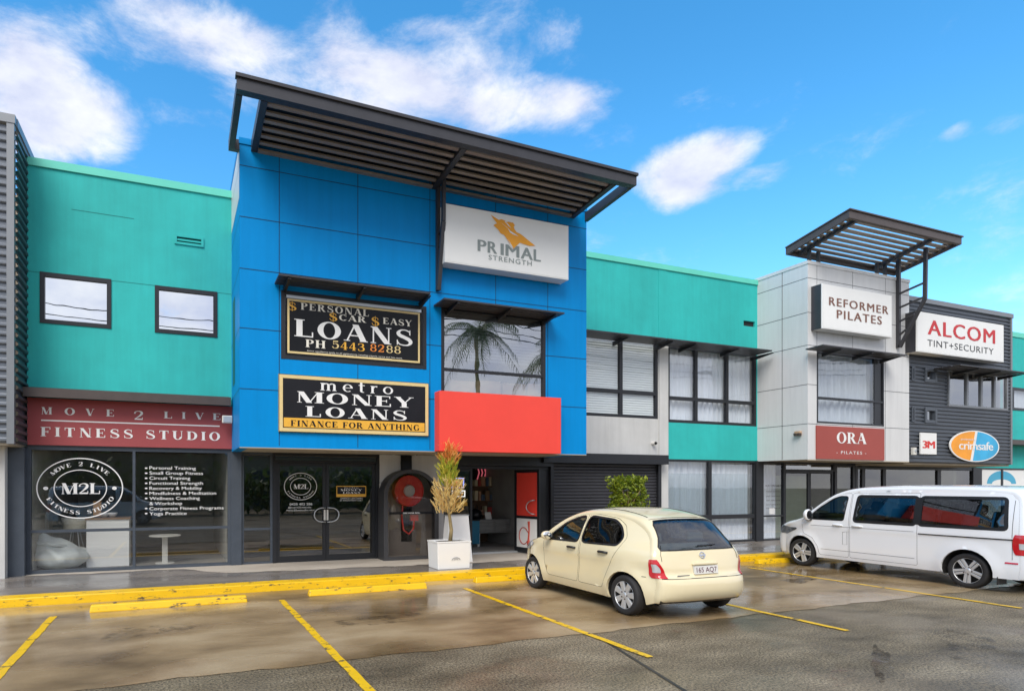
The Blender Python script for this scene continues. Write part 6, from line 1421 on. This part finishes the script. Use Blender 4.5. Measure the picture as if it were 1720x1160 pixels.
# --- white van
m_vanp = mat('white_paint', s2l((240,241,242)), .22, var=.02, scale=1, coat=.7)
van_cp = [(.14,.24,.42,.24,3), (.04,.36,.40,.38,2.8), (.0,.56,.40,.58,2.6), (.02,.78,.42,.76,2.5), (.10,.96,.50,.90,2.5), (.36,1.08,.66,1.00,2.7), (.72,1.16,.86,1.09,2.9), (.98,1.25,1.02,1.17,3.2), (1.22,1.45,1.24,1.36,3.4), (1.50,1.67,1.50,1.57,3.4), (1.78,1.84,1.78,1.73,3.4),
  (2.15,1.935,2.15,1.825,3.4), (2.8,1.975,2.8,1.865,3.4), (3.6,1.985,3.6,1.875,3.4), (4.4,1.975,4.4,1.865,3.4), (4.95,1.945,4.90,1.83,3.4), (5.13,1.87,5.02,1.74,3.6), (5.19,1.70,5.07,1.66,4), (5.23,1.35,5.10,1.35,4.2), (5.26,1.0,5.11,1.0,4.2), (5.28,.78,5.12,.78,4), (5.31,.62,5.12,.62,3.6), (5.31,.44,5.12,.44,3.6), (5.27,.33,5.10,.34,3.6), (5.2,.26,5.1,.26,3.6)]
VFX, VRX = .94, 4.34
def W_v(x, z):
    w_ = .955
    if z < .5: w_ -= .03*((.5-z)/.26)**2
    if z > 1.12: w_ -= .135*(min(1,(z-1.12)/.72))**1.4
    if x < 1.15: w_ -= .17*((1.15-x)/.75)**2.2
    if x > 4.5: w_ -= .045*((x-4.5)/.6)**2
    for cx in (VFX, VRX): d = math.hypot(x-cx, z-.34); w_ += .024*math.exp(-((d-.43)/.09)**2)
    w_ += .010*math.exp(-((z-1.0)/.05)**2)
    return w_
vroot = thing('parked_van', 'long white passenger van parked nose-in before the ORA PILATES shop', 'van', (14.90, 6.72, .006), None, R(-3.2))
LOCAL.add(vroot.name); vn = Car(vroot, van_cp, W_v, VRX, .985)
ra, zb, wr = .415, .26, .335
w1_ = rounded([(1.10,1.175),(1.98,1.175),(2.03,1.715),(1.86,1.72),(1.70,1.66),(1.40,1.44)], .05)
fdv = rounded([(.96,1.10),(1.10,1.24),(1.42,1.50),(1.72,1.73),(1.95,1.79),(2.115,1.80),(2.105,1.1),(2.10,.33),(1.42,.33),(1.38,.52),(1.24,.72),(1.0,.82)], .05)
sdv = [(2.13,1.80),(3.50,1.82),(3.50,.33),(2.125,.33),(2.13,1.1)]; sdv = rounded(sdv, .04)
w2_ = rounded([(2.22,1.165),(3.455,1.165),(3.455,1.735),(2.26,1.735)], .06); w3_ = rounded([(3.53,1.165),(4.94,1.165),(4.90,1.735),(3.53,1.735)], .06)
ws = [(7.2,-.88),(7.2,.88),(9.85,.82),(9.85,-.82)]; rw = [(16.9,-.84),(16.9,.84),(18.1,.86),(18.1,-.86)]
body, outl = build_body(vn, m_vanp, [VRX, VFX], ra, zb, wr, [w3_], [fdv, sdv], [ws, rw])
liners(vn, [VRX, VFX], ra, zb, wr, .3, 5.1, .9)
for sg in (1, -1):
    for nm, dp_, wp, hx in (('f', fdv, w1_, 1.86), ('s', sdv, w2_, 2.30)):
        d = vn.side_patch('car_door', m_vanp, offset_poly(dp_, .006), sg, vroot, 0.0, [wp], .08)
        vn.side_patch('window_seal', m_seal, offset_poly(wp, -.03 if nm == 's' else -.018), sg, d, .003, [offset_poly(wp, .03 if nm == 's' else .006)], .05)
        vn.side_patch('side_window', g_van if nm == 's' else g_car, offset_poly(wp, .004), sg, d, -.006, (), .10)
        hd = MB(); z_ = 1.055; P_ = [vn.loc((hx-.11,sg*(W_v(hx-.11,z_)+.002),z_)),vn.loc((hx-.07,sg*(W_v(hx,z_)+.03),z_+.005)),vn.loc((hx+.07,sg*(W_v(hx,z_)+.03),z_+.005)),vn.loc((hx+.11,sg*(W_v(hx+.11,z_)+.002),z_))]
        hd.tube(P_, [.014,.018,.018,.014], 8); hd.build('handle', m_vanp, d, smooth=True)
    q = vn.side_patch('quarter_window', g_van, offset_poly(w3_, .004), sg, vroot, -.006, (), .10)
    vn.side_patch('window_seal', m_seal, offset_poly(w3_, -.03), sg, q, .003, [offset_poly(w3_, .03)], .05)
    vn.side_patch('pillar_trim', m_seal, [(3.42,1.17),(3.56,1.17),(3.56,1.73),(3.42,1.73)], sg, vroot, .0045, (), .08)
    vn.ribbon('slide_rail', m_gap, [vn.side(3.52+x*.08, .985, sg, .004) for x in range(0, 20)], .022, vroot)
    vn.ribbon('seam', m_gap, [vn.side(1.2+x*.08, 1.02, sg, .002) for x in range(0, 29)], .006, vroot)
    vn.ribbon('seam', m_gap, [vn.side(5.02, .62+.06*x, sg, .002) for x in range(0, 19)], .008, vroot)
    vn.ribbon('seam', m_gap, [vn.side(1.45+x*.08, .47, sg, .002) for x in range(0, 26)], .006, vroot)
    vn.ribbon('fuel_flap_seam', m_gap, [vn.side(x, z, sg, .003) for x, z in ((1.97,.90),(2.07,.92),(2.07,.62),(1.97,.62),(1.97,.90))], .006, vroot)
    mb = MB(); mb.lathe([(0,-.075),(.06,-.07),(.10,-.02),(.105,.03),(.09,.05),(0,.05)],(0,0,0),'y',20); mm = mb.build('wing_mirror', m_vanp, vroot, smooth=True); mm.scale = (1.0,-1,1.25); mm.location = vn.loc((1.18, sg*1.04, 1.27))
    mb = MB(); mb.lathe([(0,.051),(.085,.052),(.088,.045)],(0,0,0),'y',20); mb.build('mirror_glass', m_black, mm, smooth=True)
    mb = MB(); mb.bar(vn.loc((1.12,sg*.84,1.15)), vn.loc((1.18,sg*1.0,1.17)), .12, .07); mb.build('mirror_arm', m_plast, vroot)
    tl = lamp_corner(vn, 'tail_light', m_taill, 18.75, 20.4, .80, -.09, sg, vroot, .008); lamp_corner(vn, 'reverse_lens', m_lampc, 19.3, 19.8, .86, -.0, sg, tl, .012)
    lamp_corner(vn, 'headlight', mat('headlamp_dark', (.10,.11,.12), .1, .2, var=.1, coat=.7), 4.3, 3.0, .55, .10, sg, vroot, .008, dxt=.42)
    vn.ribbon('reflector', m_taill, [vn.side(4.92+x*.03, .56, sg, .004) for x in range(0, 7)], .03, vroot)
    vn.lbox('mud_flap', m_plast, 4.80, 4.82, sg*.68, sg*.94, .14, .40, vroot, .005)
vn.strip_patch('windscreen', g_car, resample([(7.1,-.9),(7.1,.9),(9.95,.84),(9.95,-.84)], .3), vroot, -.004, step=.1)
strip_ring(vn, 'window_seal', m_seal, ws, .016, .004, vroot)
rwm = vn.strip_patch('rear_window', g_tint, rw, vroot, -.003, step=.08); strip_ring(vn, 'window_seal', m_seal, rw, .014, .004, rwm)
vn.side_patch('inner_trim', m_int, offset_poly(outl, .03), 1, vroot, -.04, [w1_, w2_, w3_], .14); vn.side_patch('inner_trim', m_int, offset_poly(outl, .03), -1, vroot, -.04, [w1_, w2_, w3_], .14)
vn.strip_patch('grille', m_plast, [(2.2,-.6),(2.2,.6),(3.6,.62),(3.6,-.62)], vroot, .006, step=.08); vn.strip_patch('bumper_lip', m_plast, [(0,-.97),(0,.97),(1.0,.97),(1.0,-.97)], vroot, .004, step=.08)
for x in (1.75, 2.75, 3.65):
    for y in (.45,-.45):
        s_ = vn.lbox('seat', m_seat, x, x+.5, y-.25, y+.25, .75, .93, vroot, .05); mb = MB(); mb.tube([vn.loc(p) for p in ((x+.46,y,.9),(x+.60,y,1.38),(x+.62,y,1.42),(x+.63,y,1.46),(x+.66,y,1.60))],[.18,.20,.08,.12,.10],10); mb.build('backrest', m_seat, s_, smooth=True)
vn.lbox('dashboard', m_int, 1.0, 1.45, -.76, .76, .8, 1.16, vroot, .06)
mb = MB(); mb.tube([vn.loc((1.56+.08*math.sin(R(a)), -.45+.20*math.cos(R(a)), 1.14+.17*math.sin(R(a)))) for a in range(0,361,15)], .015, 6); mb.build('steering_wheel', m_int, vroot)
mb = MB(); mb.tube([vn.loc(p) for p in ((2.2,0,1.84),(2.2,0,1.845))],.02,6); mb.build('cabin_lamp', m_lwhite, vroot)
add_wheels(vn, [(VRX,.83,1),(VRX,-.83,-1),(VFX,.83,1),(VFX,-.83,-1)], (.335*.985,.21,.232,5,'alloy'))

# ---------------------------------------------------------------- across the car park (what the glass mirrors)
v2 = copy_tree(vroot); v2.location = (-5.0, -5.5, .006); v2.rotation_euler = (0, 0, R(-90)); tag(v2, 'white van across the car park, mirrored in the studio glass', 'van')
def palm(x, y, h, seed):
    r = thing('palm_tree', 'tall palm tree across the car park mirrored in the upper blue tower window', 'palm tree', (x, y, 0), 'palms across the car park'); rnd = random.Random(seed)
    mb = MB(); mb.tube([(x+.15*math.sin(k*.6),y,h*k/8) for k in range(9)],[.24-.015*k for k in range(9)],10); mb.build('trunk', m_bark, r, smooth=True); mb = MB()
    for k in range(24):
        a = k*2.4+rnd.random(); up = rnd.uniform(-.5,1.0); l = rnd.uniform(2.2,3.1); pv = None
        for i in range(13):
            t = i/12; p = Vector((x+math.cos(a)*l*t, y+math.sin(a)*l*t, h+up*l*t-1.5*t*t*l*.6))
            if pv is not None:
                d = (p-pv).normalized(); s_ = d.cross(Vector((0,0,1))).normalized()
                for sg in (1,-1):
                    for o in (0,.5): b = pv.lerp(p,o); e = b+s_*sg*.75*math.sin(math.pi*min(.96,t*.9+.08))+d*.35-Vector((0,0,.35)); mb.poly([b, b+d*.07, e])
                mb.poly([pv-s_*.02,pv+s_*.02,p+s_*.015,p-s_*.015])
            pv = p
    mb.build('crown', m_palm, r)
m_palm = leaf_mat('palm_leaf', s2l((40,60,24)), s2l((84,104,44)))
palm(18.1,-10,12.0,1); palm(24.5,-11,11.0,2)
hg = MB(); rnd = random.Random(2); leafcloud(hg, [Vector((rnd.uniform(-14,34), -14+rnd.gauss(0,.5), abs(rnd.gauss(0,1))*.9+rnd.random()*1.7)) for _ in range(9000)], .26, rnd)
tag(hg.build('hedge_foliage', leaf_mat('hedge_leaf', s2l((54,74,30)), s2l((104,124,60)))), 'dark hedge along the far side of the car park', 'hedge', kind='stuff')
t = thing('warehouse', 'low grey warehouse across the car park mirrored in the ground floor glass', 'building', (8,-24,0))
mb = MB(); mb.box(-22,40,-34,-24,0,4.6); mb.build('wall', mat('warehouse_wall', s2l((150,128,104)), .8, var=.2, scale=.4), t); mb = MB(); mb.box(-22.5,40.5,-34.5,-23.5,4.601,4.9); mb.build('roof', m_dkclad, t)
mb = MB()
for k in range(7): mb.box(-18+8*k,-14+8*k,-24.03,-23.99,.01,3.2)
mb.build('roller_door', m_char, t)

for k, (y, z) in enumerate(((-12.0,11.4),(-12.3,11.9),(-12.6,12.6))):
    mb = MB(); mb.tube([(-60+5*i, y, z+.9*((i%8)/4-1)**2) for i in range(25)], .03, 5); tag(mb.build('power_line', m_plast), 'thin power line across the car park, '+('lowest','middle','topmost')[k]+' of three', 'power line', 'power lines across the car park')
